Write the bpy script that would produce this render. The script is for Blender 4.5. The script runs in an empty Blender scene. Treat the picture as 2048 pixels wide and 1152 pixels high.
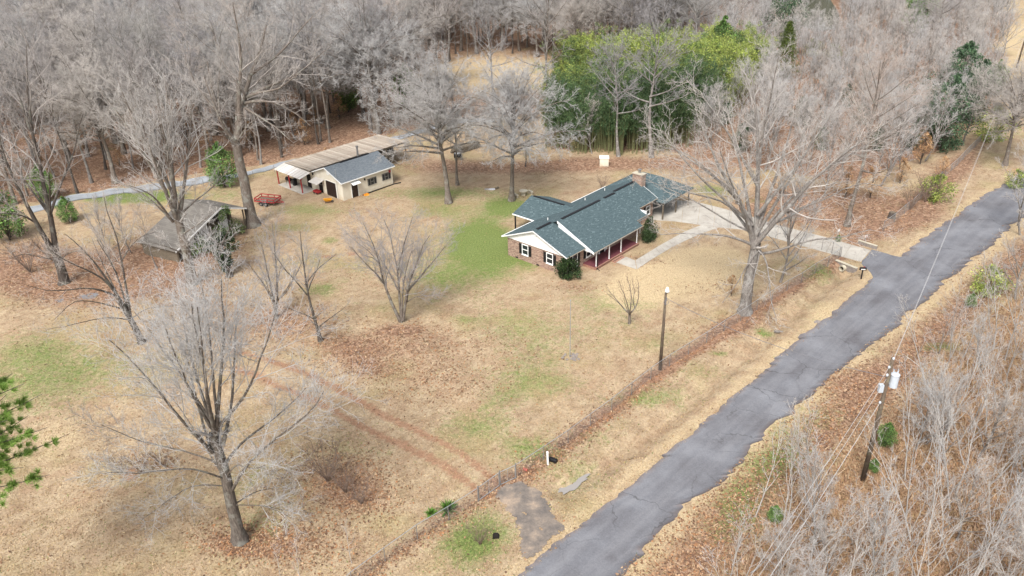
import bpy, math, random
import numpy as np
from mathutils import Vector, Matrix
SC = bpy.context.scene
COL = SC.collection
# ------------------------------------------------------------------ camera, sky, sun, exposure
CAM_H, F_PX, PITCH, ROLL = 42.0, 1600.0, math.radians(28.0), math.radians(-1.7)
cam = bpy.data.objects.new('camera', bpy.data.cameras.new('camera'))
COL.objects.link(cam)
cam.data.sensor_width = 36.0
cam.data.lens = F_PX / 2048.0 * 36.0
cam.data.clip_end = 5000
cam.location = (0, 0, CAM_H)
_f = Vector((0, math.cos(PITCH), -math.sin(PITCH)))
_r = Vector((math.cos(ROLL), math.sin(ROLL) * math.sin(PITCH), math.sin(ROLL) * math.cos(PITCH)))
_u = _r.cross(_f)
cam.matrix_world = Matrix(((_r.x, _u.x, -_f.x, 0), (_r.y, _u.y, -_f.y, 0), (_r.z, _u.z, -_f.z, CAM_H), (0, 0, 0, 1)))
SC.camera = cam

world = bpy.data.worlds.new('World')
SC.world = world
world.use_nodes = True
wt = world.node_tree
wt.nodes.clear()
SUN_EL, SUN_ROT = math.radians(52), math.radians(200)
sky = wt.nodes.new('ShaderNodeTexSky')
sky.sky_type = 'NISHITA'
sky.sun_disc = False
sky.sun_elevation = SUN_EL
sky.sun_rotation = SUN_ROT
sky.air_density = 1.0
sky.dust_density = 3.0
hs = wt.nodes.new('ShaderNodeHueSaturation')
hs.inputs['Saturation'].default_value = 0.38     # cloud cover: almost white light from the whole sky
bg = wt.nodes.new('ShaderNodeBackground')
bg.inputs['Strength'].default_value = 0.12
wo = wt.nodes.new('ShaderNodeOutputWorld')
wt.links.new(sky.outputs[0], hs.inputs['Color'])
wt.links.new(hs.outputs[0], bg.inputs['Color'])
wt.links.new(bg.outputs[0], wo.inputs['Surface'])
sun = bpy.data.objects.new('sun', bpy.data.lights.new('sun', 'SUN'))
COL.objects.link(sun)
sun.data.energy = 2.1
sun.data.angle = math.radians(18)
sun.data.color = (1.0, 0.97, 0.93)
# the sky's rotation runs clockwise from +Y
_sd = Vector((math.sin(SUN_ROT) * math.cos(SUN_EL), math.cos(SUN_ROT) * math.cos(SUN_EL), math.sin(SUN_EL)))
sun.rotation_euler = _sd.to_track_quat('Z', 'Y').to_euler()
SC.view_settings.view_transform = 'Standard'
SC.view_settings.look = 'None'
SC.view_settings.gamma = 1
SC.view_settings.use_curve_mapping = False
SC.view_settings.exposure = 1.06
SC.render.engine = 'CYCLES'
SC.cycles.max_bounces = 5
SC.cycles.diffuse_bounces = 3

# ------------------------------------------------------------------ helpers: surveying
def ray(px, py):
    x, y = (px - 1024.0) / F_PX, (576.0 - py) / F_PX
    return _r * x + _u * y + _f
def at(px, py, z=0.0):
    """the place in the world that the survey photograph shows at px, py, at height z"""
    d = ray(px, py)
    t = (z - CAM_H) / d.z
    return Vector((d.x * t, d.y * t, z))
def proj(x, y, z):
    """survey pixel of world points (arrays)"""
    dx, dy, dz = x, y, z - CAM_H
    zc = dx * _f.x + dy * _f.y + dz * _f.z
    return 1024 + F_PX * (dx * _r.x + dy * _r.y + dz * _r.z) / zc, 576 - F_PX * (dx * _u.x + dy * _u.y + dz * _u.z) / zc
def height_of(px, py, tpy):
    b = at(px, py)
    lo, hi = 0.0, 41.0
    for _ in range(30):
        m = (lo + hi) / 2
        if proj(b.x, b.y, m)[1] > tpy: lo = m
        else: hi = m
    return lo

# ------------------------------------------------------------------ helpers: terrain
def seg_dist(x, y, line):
    best = np.full(np.shape(x), 1e9)
    for (ax, ay), (bx, by) in zip(line[:-1], line[1:]):
        vx, vy = bx - ax, by - ay
        t = np.clip(((x - ax) * vx + (y - ay) * vy) / (vx * vx + vy * vy), 0, 1)
        best = np.minimum(best, np.hypot(x - ax - t * vx, y - ay - t * vy))
    return best
def line_of(pix): return [tuple(at(*p)[:2]) for p in pix]
def smooth(a, b, v):
    t = np.clip((v - a) / (b - a), 0, 1)
    return t * t * (3 - 2 * t)
ROAD_L = line_of([(905, 1270), (1040, 1152), (1100, 1098), (1170, 1046), (1270, 963), (1345, 897), (1430, 826), (1500, 765), (1565, 707), (1640, 650), (1700, 597), (1750, 552), (1800, 514), (1880, 455), (1960, 396), (2048, 345), (2200, 262)])
ROAD_R = line_of([(1120, 1270), (1240, 1152), (1310, 1082), (1375, 1008), (1460, 946), (1535, 878), (1595, 808), (1665, 755), (1740, 692), (1795, 645), (1870, 590), (1920, 542), (1965, 505), (2020, 455), (2080, 408), (2160, 352), (2330, 262)])
ROAD_C = [((a[0] + b[0]) / 2, (a[1] + b[1]) / 2) for a, b in zip(ROAD_L, ROAD_R)]
DITCH = line_of([(1690, 540), (1640, 578), (1560, 648), (1470, 722), (1380, 800), (1280, 882), (1200, 935), (1130, 978)])
DRIVE_C = line_of([(1733, 512), (1640, 485), (1545, 461), (1490, 446), (1437, 436), (1400, 428), (1340, 420)])
APRON_C = line_of([(1005, 970), (1075, 1065)])
CULV = tuple(at(1686, 537)[:2])
_ca, _cb = at(1674, 521), at(1714, 537)
CULV_N = ((_cb - _ca).y / (_cb - _ca).length, -(_cb - _ca).x / (_cb - _ca).length)
SCRUB = line_of([(1330, 1200), (1480, 1010), (1640, 870), (1780, 745), (1900, 640), (2010, 540), (2150, 430)])
HOUSE_O, HOUSE_A = Vector((5.39, 82.24, 0)), math.radians(47.3)
GAR_O, GAR_A = Vector((-23.57, 106.98, 0)), math.radians(46.0)
def hfun(x, y):
    x = np.asarray(x, float); y = np.asarray(y, float)
    und = 0.10 * np.sin(x * 0.31 + 1.3) * np.cos(y * 0.23) + 0.07 * np.sin(x * 0.83 + y * 0.61) + 0.04 * np.sin(x * 1.9 - y * 1.3)
    rd = seg_dist(x, y, ROAD_C)
    keep = smooth(3.5, 8.0, rd)
    for o, rr in ((HOUSE_O + Vector((6, 10, 0)), 20), (GAR_O + Vector((3, 10, 0)), 18)):
        keep = keep * smooth(rr * 0.8, rr * 1.3, np.hypot(x - o.x, y - o.y))
    h = und * keep
    keep_ = smooth(2.6, 5.0, seg_dist(x, y, DRIVE_C)) * smooth(2.0, 4.0, seg_dist(x, y, APRON_C)); und = und * keep_; h = h * keep_
    dd = seg_dist(x, y, DITCH) + .16 * np.sin(x * 2.1 + y * 1.3) + .10 * np.sin(x * 5.3 - y * 4.1) + .06 * np.sin(x * 9 + y * 8)
    h = h - .75 * np.exp(-(np.hypot(x - CULV[0], y - CULV[1]) / 1.5) ** 4) * smooth(-.25, .15, (x - _ca.x) * CULV_N[0] + (y - _ca.y) * CULV_N[1])
    h = h - 0.55 * (1 - smooth(0.1, 1.5, dd)) * smooth(2.3, 3.4, rd)
    # leafy bank of the far verge, a shallow dip and the scrub ground a little higher
    side = seg_dist(x, y, SCRUB)
    h = h - 0.25 * np.exp(-(side / 1.2) ** 2)
    far = smooth(150, 420, y)
    return h + far * (np.sin(x * 0.02) * 1.5)
def hz(x, y): return float(hfun(np.array([x]), np.array([y]))[0])
def gat(px, py):
    p = at(px, py)
    return Vector((p.x, p.y, hz(p.x, p.y)))

# ------------------------------------------------------------------ helpers: objects
def tag(o, label=None, cat=None, group=None, kind=None):
    for k, v in (('label', label), ('category', cat), ('group', group), ('kind', kind)):
        if v: o[k] = v
    return o
def empty(name, loc=(0, 0, 0), rz=0.0, s=1.0):
    o = bpy.data.objects.new(name, None)
    o.location = loc; o.rotation_euler = (0, 0, rz); o.scale = (s, s, s)
    o.empty_display_size = 0.2
    COL.objects.link(o)
    return o
def link(name, me, parent=None, loc=(0, 0, 0)):
    o = bpy.data.objects.new(name, me)
    o.location = loc
    COL.objects.link(o)
    if parent: o.parent = parent
    return o
def copy_tree(o, parent=None):
    c = o.copy(); COL.objects.link(c)
    if parent: c.parent = parent
    for ch in list(o.children): copy_tree(ch, c)
    return c
class MB:
    """collects simple solids; build() links them as one mesh object"""
    def __init__(s): s.v, s.f, s.uv, s.mi = [], [], [], []
    def poly(s, pts, mi=0):
        i = len(s.v); s.v += [tuple(p) for p in pts]; s.f.append(tuple(range(i, i + len(pts)))); s.mi.append(mi)
    def box(s, c, d, rz=0.0, taper=1.0):
        ca, sa = math.cos(rz), math.sin(rz); i = len(s.v)
        for k in (-1, 1):
            t = taper if k > 0 else 1.0
            for a, b in ((-1, -1), (1, -1), (1, 1), (-1, 1)):
                x, y = a * d[0] / 2 * t, b * d[1] / 2 * t
                s.v.append((c[0] + x * ca - y * sa, c[1] + x * sa + y * ca, c[2] + k * d[2] / 2))
        for q in ((3, 2, 1, 0), (4, 5, 6, 7), (0, 1, 5, 4), (1, 2, 6, 5), (2, 3, 7, 6), (3, 0, 4, 7)):
            s.f.append(tuple(i + j for j in q)); s.mi.append(0)
        return s
    def b2(s, lo, hi): return s.box([(a + b) / 2 for a, b in zip(lo, hi)], [b - a for a, b in zip(lo, hi)])
    def slab(s, top, th, down=True):
        """polygon with thickness; th straight down"""
        n = len(top); i = len(s.v)
        s.v += [tuple(p) for p in top] + [(p[0], p[1], p[2] - th) for p in top]
        s.f.append(tuple(range(i, i + n))); s.f.append(tuple(range(i + 2 * n - 1, i + n - 1, -1))); s.mi += [0, 0]
        for k in range(n):
            j = (k + 1) % n
            s.f.append((i + k, i + n + k, i + n + j, i + j)); s.mi.append(0)
        return s
    def extr(s, pts, vec):
        n = len(pts); i = len(s.v); vec = Vector(vec)
        s.v += [tuple(p) for p in pts] + [tuple(Vector(p) + vec) for p in pts]
        s.f.append(tuple(range(n - 1 + i, i - 1, -1))); s.f.append(tuple(range(i + n, i + 2 * n))); s.mi += [0, 0]
        for k in range(n):
            j = (k + 1) % n
            s.f.append((i + k, i + j, i + n + j, i + n + k)); s.mi.append(0)
        return s
    def tube(s, pts, r, sides=6, cap=True):
        pts = [Vector(p) for p in pts]; n = len(pts); i0 = len(s.v)
        rs = r if isinstance(r, (list, tuple)) else [r] * n
        t = (pts[1] - pts[0]).normalized()
        ref = Vector((0, 0, 1)) if abs(t.z) < 0.9 else Vector((1, 0, 0))
        u = t.cross(ref).normalized()
        for k, p in enumerate(pts):
            t = (pts[min(k + 1, n - 1)] - pts[max(k - 1, 0)]).normalized()
            u = (u - t * u.dot(t)).normalized(); w = t.cross(u)
            for j in range(sides):
                a = 2 * math.pi * j / sides
                s.v.append(tuple(p + (u * math.cos(a) + w * math.sin(a)) * rs[k]))
        for k in range(n - 1):
            for j in range(sides):
                a, b = i0 + k * sides + j, i0 + k * sides + (j + 1) % sides
                s.f.append((a, b, b + sides, a + sides)); s.mi.append(0)
        if cap:
            s.f.append(tuple(range(i0 + sides - 1, i0 - 1, -1))); s.f.append(tuple(range(i0 + (n - 1) * sides, i0 + n * sides))); s.mi += [0, 0]
        return s
    def ball(s, c, r, nu=8, nv=6, jit=0.0, rng=random):
        i0 = len(s.v); r = r if isinstance(r, (tuple, list)) else (r, r, r)
        for a in range(nv + 1):
            th = math.pi * a / nv
            for b in range(nu):
                ph = 2 * math.pi * b / nu; q = 1 + rng.uniform(-jit, jit)
                s.v.append((c[0] + r[0] * q * math.sin(th) * math.cos(ph), c[1] + r[1] * q * math.sin(th) * math.sin(ph), c[2] + r[2] * q * math.cos(th)))
        for a in range(nv):
            for b in range(nu):
                p, q = i0 + a * nu + b, i0 + a * nu + (b + 1) % nu
                s.f.append((p, p + nu, q + nu, q)); s.mi.append(0)
        return s
    def mesh(s, name, mat, smooth_=False):
        me = bpy.data.meshes.new(name)
        me.from_pydata(s.v, [], s.f)
        mats = mat if isinstance(mat, (list, tuple)) else [mat]
        for m in mats: me.materials.append(m)
        if len(mats) > 1: me.polygons.foreach_set('material_index', s.mi)
        uv = me.uv_layers.new(name='uv')
        Z = Vector((0, 0, 1))
        for p in me.polygons:
            n = p.normal
            if abs(n.z) > 0.995: a, b = Vector((1, 0, 0)), Vector((0, 1, 0))
            else:
                a = Z.cross(n).normalized(); b = n.cross(a)
            for li in p.loop_indices:
                c = me.vertices[me.loops[li].vertex_index].co
                uv.data[li].uv = (c.dot(a), c.dot(b))
        if smooth_: me.polygons.foreach_set('use_smooth', [True] * len(me.polygons))
        me.update()
        return me
    def build(s, name, mat, parent=None, smooth_=False, loc=(0, 0, 0)):
        return link(name, s.mesh(name, mat, smooth_), parent, loc)

def raw_mesh(name, verts, quads, tris, mats, smooth_=True, col=None, mat_tris=None):
    """fast mesh from numpy arrays"""
    me = bpy.data.meshes.new(name)
    nq, nt = len(quads), len(tris)
    me.vertices.add(len(verts)); me.vertices.foreach_set('co', np.ascontiguousarray(verts, np.float32).ravel())
    me.loops.add(nq * 4 + nt * 3)
    li = np.concatenate([np.asarray(quads, np.int32).ravel(), np.asarray(tris, np.int32).ravel()])
    me.loops.foreach_set('vertex_index', li.astype(np.int32))
    me.polygons.add(nq + nt)
    ls = np.concatenate([np.arange(nq) * 4, nq * 4 + np.arange(nt) * 3]).astype(np.int32)
    me.polygons.foreach_set('loop_start', ls)
    me.polygons.foreach_set('use_smooth', np.full(nq + nt, smooth_))
    for m in (mats if isinstance(mats, (list, tuple)) else [mats]): me.materials.append(m)
    if col is not None:
        a = me.color_attributes.new('col', 'FLOAT_COLOR', 'POINT')
        c = np.ones((len(verts), 4), np.float32); c[:, :3] = col
        a.data.foreach_set('color', c.ravel())
    me.update(calc_edges=True)
    me.validate()
    return me

# ------------------------------------------------------------------ materials
def L(h):
    h = h.lstrip('#'); v = [int(h[i:i + 2], 16) / 255 for i in (0, 2, 4)]
    return tuple(c / 12.92 if c <= 0.04045 else ((c + 0.055) / 1.055) ** 2.4 for c in v)
class NT:
    def __init__(s, name):
        s.m = bpy.data.materials.new(name); s.m.use_nodes = True; s.t = s.m.node_tree
        s.b = s.t.nodes['Principled BSDF']; s.b.inputs['Specular IOR Level'].default_value = 0.25
    def n(s, ty, ins=None, **props):
        nd = s.t.nodes.new(ty)
        for k, v in props.items(): setattr(nd, k, v)
        for k, v in (ins or {}).items(): s.set(nd.inputs[k], v)
        return nd
    def set(s, sock, v):
        if isinstance(v, bpy.types.NodeSocket): s.t.links.new(v, sock)
        elif isinstance(v, (tuple, list)) and len(v) == 3 and sock.type == 'RGBA': sock.default_value = (*v, 1)
        else: sock.default_value = v
    def noise(s, vec, scale, detail=4, rough=0.55, dist=0.0):
        return s.n('ShaderNodeTexNoise', {'Vector': vec, 'Scale': scale, 'Detail': detail, 'Roughness': rough, 'Distortion': dist}).outputs[0]
    def mix(s, f, a, b, mode='MIX'):
        nd = s.n('ShaderNodeMix', data_type='RGBA', blend_type=mode)
        s.set(nd.inputs[0], f); s.set(nd.inputs[6], a); s.set(nd.inputs[7], b)
        return nd.outputs[2]
    def rng(s, v, a, b, c=0.0, d=1.0):
        return s.n('ShaderNodeMapRange', {'Value': v, 'From Min': a, 'From Max': b, 'To Min': c, 'To Max': d}).outputs[0]
    def math(s, op, a, b=0.0):
        nd = s.n('ShaderNodeMath', operation=op); s.set(nd.inputs[0], a); s.set(nd.inputs[1], b); return nd.outputs[0]
    def ramp(s, f, stops):
        nd = s.n('ShaderNodeValToRGB'); s.set(nd.inputs[0], f); e = nd.color_ramp.elements
        while len(e) < len(stops): e.new(0.5)
        for k, (p, c) in enumerate(stops): e[k].position = p; e[k].color = (*c, 1)
        return nd.outputs[0]
    def obj(s): return s.n('ShaderNodeTexCoord').outputs['Object']
    def pos(s): return s.n('ShaderNodeNewGeometry').outputs['Position']
    def uv(s): return s.n('ShaderNodeTexCoord').outputs['UV']
    def rand(s): return s.n('ShaderNodeObjectInfo').outputs['Random']
    def attr(s, name): return s.n('ShaderNodeAttribute', attribute_name=name)
    def fin(s, col, rough=0.85, bump=None, bd=0.02, bs=0.5, metal=None):
        s.set(s.b.inputs['Base Color'], col); s.set(s.b.inputs['Roughness'], rough)
        if metal is not None: s.set(s.b.inputs['Metallic'], metal)
        if bump is not None:
            bn = s.n('ShaderNodeBump', {'Height': bump, 'Distance': bd, 'Strength': bs})
            s.t.links.new(bn.outputs[0], s.b.inputs['Normal'])
        return s.m
def plain(name, c, rough=0.7, var=0.15, scale=4.0, metal=None, spec=None):
    k = NT(name); v = k.obj()
    c2 = tuple(x * (1 - var) for x in c); c3 = tuple(min(1, x * (1 + var)) for x in c)
    if spec is not None: k.b.inputs['Specular IOR Level'].default_value = spec
    return k.fin(k.mix(k.rng(k.noise(v, scale, 5, 0.65), 0.3, 0.7), c2, c3), rough, metal=metal)
M = {}
def mk_bark(name, a, b, lichen):
    k = NT(name); v = k.obj()
    st = k.n('ShaderNodeMapping', {'Vector': v, 'Scale': (6, 6, 1.1)}).outputs[0]
    n1 = k.noise(st, 2.0, 6, 0.7); n2 = k.noise(v, 1.3, 3)
    c = k.mix(k.rng(n1, 0.35, 0.65), a, b)
    c = k.mix(k.rng(n2, 0.52, 0.66, 0, 0.75), c, lichen)
    return k.fin(c, 0.95, n1, 0.05, 0.6)
M['bark'] = mk_bark('bark_grey', (0.085, 0.068, 0.055), (0.22, 0.185, 0.155), (0.27, 0.27, 0.235))
M['bark_dark'] = mk_bark('bark_dark', (0.04, 0.032, 0.027), (0.12, 0.1, 0.085), (0.16, 0.155, 0.13))
M['bark_pale'] = mk_bark('bark_pale', (0.10, 0.088, 0.079), (0.285, 0.26, 0.235), (0.33, 0.325, 0.305))
M['bark_sapling'] = mk_bark('bark_sapling', (.27, .25, .23), (.44, .41, .38), (.46, .46, .43))
def mk_twig(name, stops):
    k = NT(name); v = k.obj()
    c = k.ramp(k.rand(), stops)
    n = k.noise(v, 0.9, 3)
    c = k.mix(1.0, c, k.ramp(n, [(0.3, (0.72, 0.72, 0.72)), (0.7, (1.2, 1.2, 1.2))]), 'MULTIPLY')
    return k.fin(c, 0.8)
M['twig'] = mk_twig('twig_bare', [(0.0, (0.30, 0.28, 0.275)), (0.25, (0.365, 0.33, 0.30)), (0.5, (0.265, 0.25, 0.255)), (0.75, (0.35, 0.335, 0.305)), (1.0, (0.41, 0.345, 0.30))])
M['twig_pale'] = mk_twig('twig_pale', [(0.0, (0.42, 0.40, 0.385)), (0.35, (0.45, 0.41, 0.37)), (0.7, (0.38, 0.365, 0.35)), (1.0, (0.44, 0.43, 0.42))])
M['twig_brown'] = mk_twig('twig_brown', [(0.0, (0.16, 0.115, 0.085)), (0.5, (0.22, 0.155, 0.12)), (1.0, (0.19, 0.15, 0.125))])
def mk_leaf(name, rough=0.6, trans=0.0):
    k = NT(name); a = k.attr('col').outputs['Color']
    h = k.n('ShaderNodeHueSaturation', {'Color': a, 'Value': k.rng(k.rand(), 0, 1, 0.85, 1.15)}).outputs[0]
    k.b.inputs['Specular IOR Level'].default_value = 0.2
    return k.fin(h, rough)
M['leaf'] = mk_leaf('leaf_colours')
M['litter'] = mk_leaf('litter_colours', 0.9)
M['white'] = plain('white_paint', (0.78, 0.78, 0.76), 0.6, 0.05)
M['cream'] = None
M['black'] = plain('black_paint', (0.012, 0.012, 0.014), 0.5, 0.2)
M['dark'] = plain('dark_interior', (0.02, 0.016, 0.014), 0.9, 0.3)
M['bronze'] = plain('bronze_gutter', (0.36, 0.31, 0.25), 0.5, 0.1)
M['galv'] = plain('galvanised_steel', (0.42, 0.43, 0.44), 0.45, 0.15, metal=0.6)
M['dullsteel'] = plain('weathered_steel', (0.22, 0.21, 0.20), 0.6, 0.25, metal=0.3)
M['red'] = plain('faded_red_paint', (0.32, 0.035, 0.035), 0.6, 0.35, 6)
M['yellow'] = plain('yellow_paint', (0.75, 0.36, 0.02), 0.5, 0.15)
M['orange'] = plain('orange_plastic', (0.75, 0.3, 0.03), 0.5, 0.1)
M['wood'] = plain('weathered_wood', (0.14, 0.115, 0.085), 0.9, 0.4, 9)
M['board'] = None
M['rubber'] = plain('black_rubber', (0.015, 0.015, 0.016), 0.8, 0.3)
M['plastic_black'] = plain('black_pipe_plastic', (0.012, 0.013, 0.015), 0.45, 0.2)
M['steelwhite'] = plain('transformer_paint', (0.46, 0.50, 0.54), 0.45, 0.06)
M['concrete_pale'] = plain('cast_concrete', (0.44, 0.40, 0.31), 0.9, 0.15, 3)
M['rock'] = plain('grey_stone', (0.24, 0.21, 0.19), 0.95, 0.35, 5)
M['browndoor'] = plain('dark_brown_door', (0.03, 0.018, 0.014), 0.6, 0.25)
M['wire'] = plain('wire_aluminium', (0.45, 0.44, 0.43), 0.5, 0.1)
M['cable'] = plain('cable_black', (0.16, 0.16, 0.17), 0.6, 0.1)
def mk_glass():
    k = NT('window_glass'); k.b.inputs['Specular IOR Level'].default_value = 0.5
    return k.fin((0.02, 0.025, 0.03), 0.06)
M['glass'] = mk_glass()
def mk_brick(name, a, b, c, mortar):
    k = NT(name); u = k.uv()
    br = k.n('ShaderNodeTexBrick', {'Vector': u, 'Scale': 1.0, 'Color1': (0, 0, 0), 'Color2': (1, 1, 1), 'Mortar': (0.5, 0.5, 0.5), 'Mortar Size': 0.012, 'Brick Width': 0.23, 'Row Height': 0.085, 'Bias': 0.0})
    col = k.ramp(br.outputs['Color'], [(0.0, a), (0.35, b), (0.7, c), (1.0, tuple(x * 1.25 for x in c))])
    n = k.noise(u, 1.2, 5, 0.7)
    col = k.mix(k.rng(n, 0.35, 0.75, 0, 0.5), col, b)
    col = k.mix(k.math('MULTIPLY', br.outputs['Fac'], 0.9), col, mortar)
    return k.fin(col, 0.9, k.math('SUBTRACT', 1.0, br.outputs['Fac']), 0.01, 0.7)
M['brick'] = mk_brick('house_brick', (0.10, 0.05, 0.04), (0.27, 0.155, 0.115), (0.36, 0.25, 0.19), (0.34, 0.29, 0.24))
M['brick_red'] = mk_brick('porch_brick', (0.20, 0.075, 0.045), (0.30, 0.13, 0.085), (0.34, 0.17, 0.11), (0.30, 0.24, 0.2))
M['porch_floor'] = plain('porch_floor_paint', (0.125, 0.04, 0.048), 0.6, 0.2, 3)
def mk_shingle(name, dark, mid, light, w=0.27, h=0.14, flecks=0.9):
    k = NT(name); u = k.uv()
    br = k.n('ShaderNodeTexBrick', {'Vector': u, 'Scale': 1.0, 'Color1': (0, 0, 0), 'Color2': (1, 1, 1), 'Mortar': (0, 0, 0), 'Mortar Size': 0.012, 'Brick Width': w, 'Row Height': h, 'Bias': -0.1})
    n = k.noise(u, 14, 3, 0.8); n2 = k.noise(u, 0.7, 4)
    v = k.math('ADD', k.math('MULTIPLY', br.outputs['Color'], flecks), k.math('MULTIPLY', n, 0.25))
    col = k.ramp(v, [(0.0, dark), (0.45, mid), (0.8, mid), (1.0, light)])
    col = k.mix(k.rng(n2, 0.3, 0.8, 0, 0.2), col, dark)
    col = k.mix(k.math('MULTIPLY', br.outputs['Fac'], 0.6), col, tuple(x * 0.5 for x in dark))
    return k.fin(col, 0.9, br.outputs['Color'], 0.015, 0.5)
M['shingle'] = mk_shingle('teal_shingles', (0.05, 0.078, 0.085), (0.078, 0.112, 0.121), (0.17, 0.225, 0.235))
M['shingle_grey'] = mk_shingle('grey_shingles', (0.11, 0.128, 0.143), (0.175, 0.197, 0.215), (0.27, 0.295, 0.31), 0.3, 0.14, 0.5)
M['roof_old'] = mk_shingle('old_roof_felt', (0.11, 0.10, 0.088), (0.18, 0.165, 0.145), (0.27, 0.25, 0.22), 0.9, 0.3, 0.4)
def mk_cream():
    k = NT('cream_block_paint'); u = k.uv()
    br = k.n('ShaderNodeTexBrick', {'Vector': u, 'Scale': 1.0, 'Mortar Size': 0.01, 'Brick Width': 0.4, 'Row Height': 0.2})
    n = k.noise(u, 0.8, 5, 0.65)
    c = k.mix(k.rng(n, 0.35, 0.75), (0.70, 0.655, 0.555), (0.60, 0.54, 0.42))
    low = k.rng(k.n('ShaderNodeSeparateXYZ', {'Vector': k.obj()}).outputs[2], 0.1, 0.9, 0.55, 0.0)
    c = k.mix(k.math('MULTIPLY', low, k.rng(k.noise(u, 2.2, 4), 0.3, 0.7)), c, (0.42, 0.31, 0.15))
    c = k.mix(k.math('MULTIPLY', br.outputs['Fac'], 0.15), c, (0.35, 0.3, 0.22))
    return k.fin(c, 0.85, br.outputs['Fac'], -0.006, 0.4)
M['cream'] = mk_cream()
def mk_tin(name, a, b, rust):
    k = NT(name); v = k.obj()
    c = k.mix(k.rand(), a, b)
    n = k.noise(k.n('ShaderNodeMapping', {'Vector': v, 'Scale': (1.2, 0.35, 1)}).outputs[0], 1.6, 5, 0.7)
    c = k.mix(k.rng(n, 0.45, 0.75, 0, 0.8), c, rust)
    return k.fin(c, 0.6)
M['tin'] = mk_tin('tan_tin_sheet', (0.44, 0.385, 0.32), (0.27, 0.228, 0.182), (0.23, 0.165, 0.12))
M['tin_pale'] = mk_tin('pale_tin_sheet', (0.72, 0.70, 0.67), (0.50, 0.47, 0.43), (0.45, 0.39, 0.32))
def mk_board():
    k = NT('peeling_white_boards'); v = k.obj()
    n = k.noise(k.n('ShaderNodeMapping', {'Vector': v, 'Scale': (5, 5, 1)}).outputs[0], 1.5, 6, 0.75)
    return k.fin(k.ramp(n, [(0.38, (0.07, 0.055, 0.05)), (0.5, (0.62, 0.62, 0.6)), (0.7, (0.74, 0.74, 0.73))]), 0.9)
M['board'] = mk_board()
def mk_asphalt():
    k = NT('worn_asphalt'); p = k.pos()
    n1 = k.noise(p, 0.25, 5, 0.6); n2 = k.noise(p, 9, 3, 0.8)
    n3 = k.noise(k.n('ShaderNodeMapping', {'Vector': k.n('ShaderNodeMapping', {'Vector': p, 'Rotation': (0, 0, math.radians(-45))}).outputs[0], 'Scale': (0.06, 1.1, 1)}).outputs[0], 1.0, 4, 0.6)
    c = k.ramp(n1, [(0.3, (0.105, 0.101, 0.108)), (0.52, (0.142, 0.143, 0.155)), (0.72, (0.195, 0.199, 0.214))])
    c = k.mix(k.rng(n3, 0.45, 0.75, 0, 0.5), c, (0.215, 0.215, 0.225))
    c = k.mix(1.0, c, k.ramp(n2, [(0.25, (0.78, 0.78, 0.78)), (0.75, (1.22, 1.22, 1.22))]), 'MULTIPLY')
    e = k.n('ShaderNodeSeparateColor', {'Color': k.attr('col').outputs['Color']}).outputs[0]
    off = k.math('ABSOLUTE', k.math('SUBTRACT', e, 0.5))
    trk = k.rng(k.math('ABSOLUTE', k.math('SUBTRACT', off, 0.23)), 0.0, 0.09, 0.42, 0.0)
    c = k.mix(k.math('MULTIPLY', trk, k.rng(n1, 0.3, 0.6)), c, (0.215, 0.215, 0.225))
    edge = k.rng(k.math('ADD', off, k.math('MULTIPLY', k.math('SUBTRACT', k.noise(p, 1.6, 5, 0.7), 0.5), 0.22)), 0.40, 0.50, 0.0, 0.6)
    c = k.mix(edge, c, (0.17, 0.135, 0.125))
    c = k.mix(k.rng(k.noise(p, 0.9, 5, 0.75), 0.6, 0.72, 0, 0.45), c, (0.095, 0.092, 0.1))
    vo = k.n('ShaderNodeTexVoronoi', {'Vector': k.n('ShaderNodeVectorMath', {0: p, 1: k.n('ShaderNodeTexNoise', {'Vector': p, 'Scale': 1.2}).outputs[1]}, operation='ADD').outputs[0], 'Scale': 0.21}, feature='DISTANCE_TO_EDGE')
    crack = k.math('MULTIPLY', k.rng(vo.outputs['Distance'], 0.0, 0.012, 1, 0), k.rng(k.noise(p, 0.12, 2), 0.42, 0.6))
    c = k.mix(k.math('MULTIPLY', crack, 0.75), c, (0.045, 0.042, 0.042))
    return k.fin(c, 0.9, n2, 0.01, 0.5)
M['asphalt'] = mk_asphalt()
def mk_old():
    k = NT('dirty_asphalt'); p = k.pos(); n1 = k.noise(p, .7, 5, .65); n2 = k.noise(p, 9, 3, .8)
    c = k.ramp(n1, [(.32, (.10, .09, .085)), (.5, (.185, .155, .13)), (.68, (.33, .255, .19))])
    return k.fin(k.mix(1.0, c, k.ramp(n2, [(.25, (.78, .78, .78)), (.75, (1.2, 1.2, 1.2))]), 'MULTIPLY'), .9)
M['asphalt_old'] = mk_old()
def mk_concrete():
    k = NT('pale_concrete'); p = k.pos()
    n1 = k.noise(p, 0.5, 5, 0.65); n2 = k.noise(p, 11, 3, 0.7)
    c = k.ramp(n1, [(0.3, (0.32, 0.29, 0.25)), (0.55, (0.43, 0.40, 0.35)), (0.75, (0.50, 0.47, 0.42))])
    c = k.mix(k.rng(k.rand(), 0, 1, 0, 0.25), c, (0.34, 0.31, 0.27))
    c = k.mix(1.0, c, k.ramp(n2, [(0.2, (0.85, 0.85, 0.85)), (0.8, (1.1, 1.1, 1.1))]), 'MULTIPLY')
    return k.fin(c, 0.9)
M['concrete'] = mk_concrete()
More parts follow.
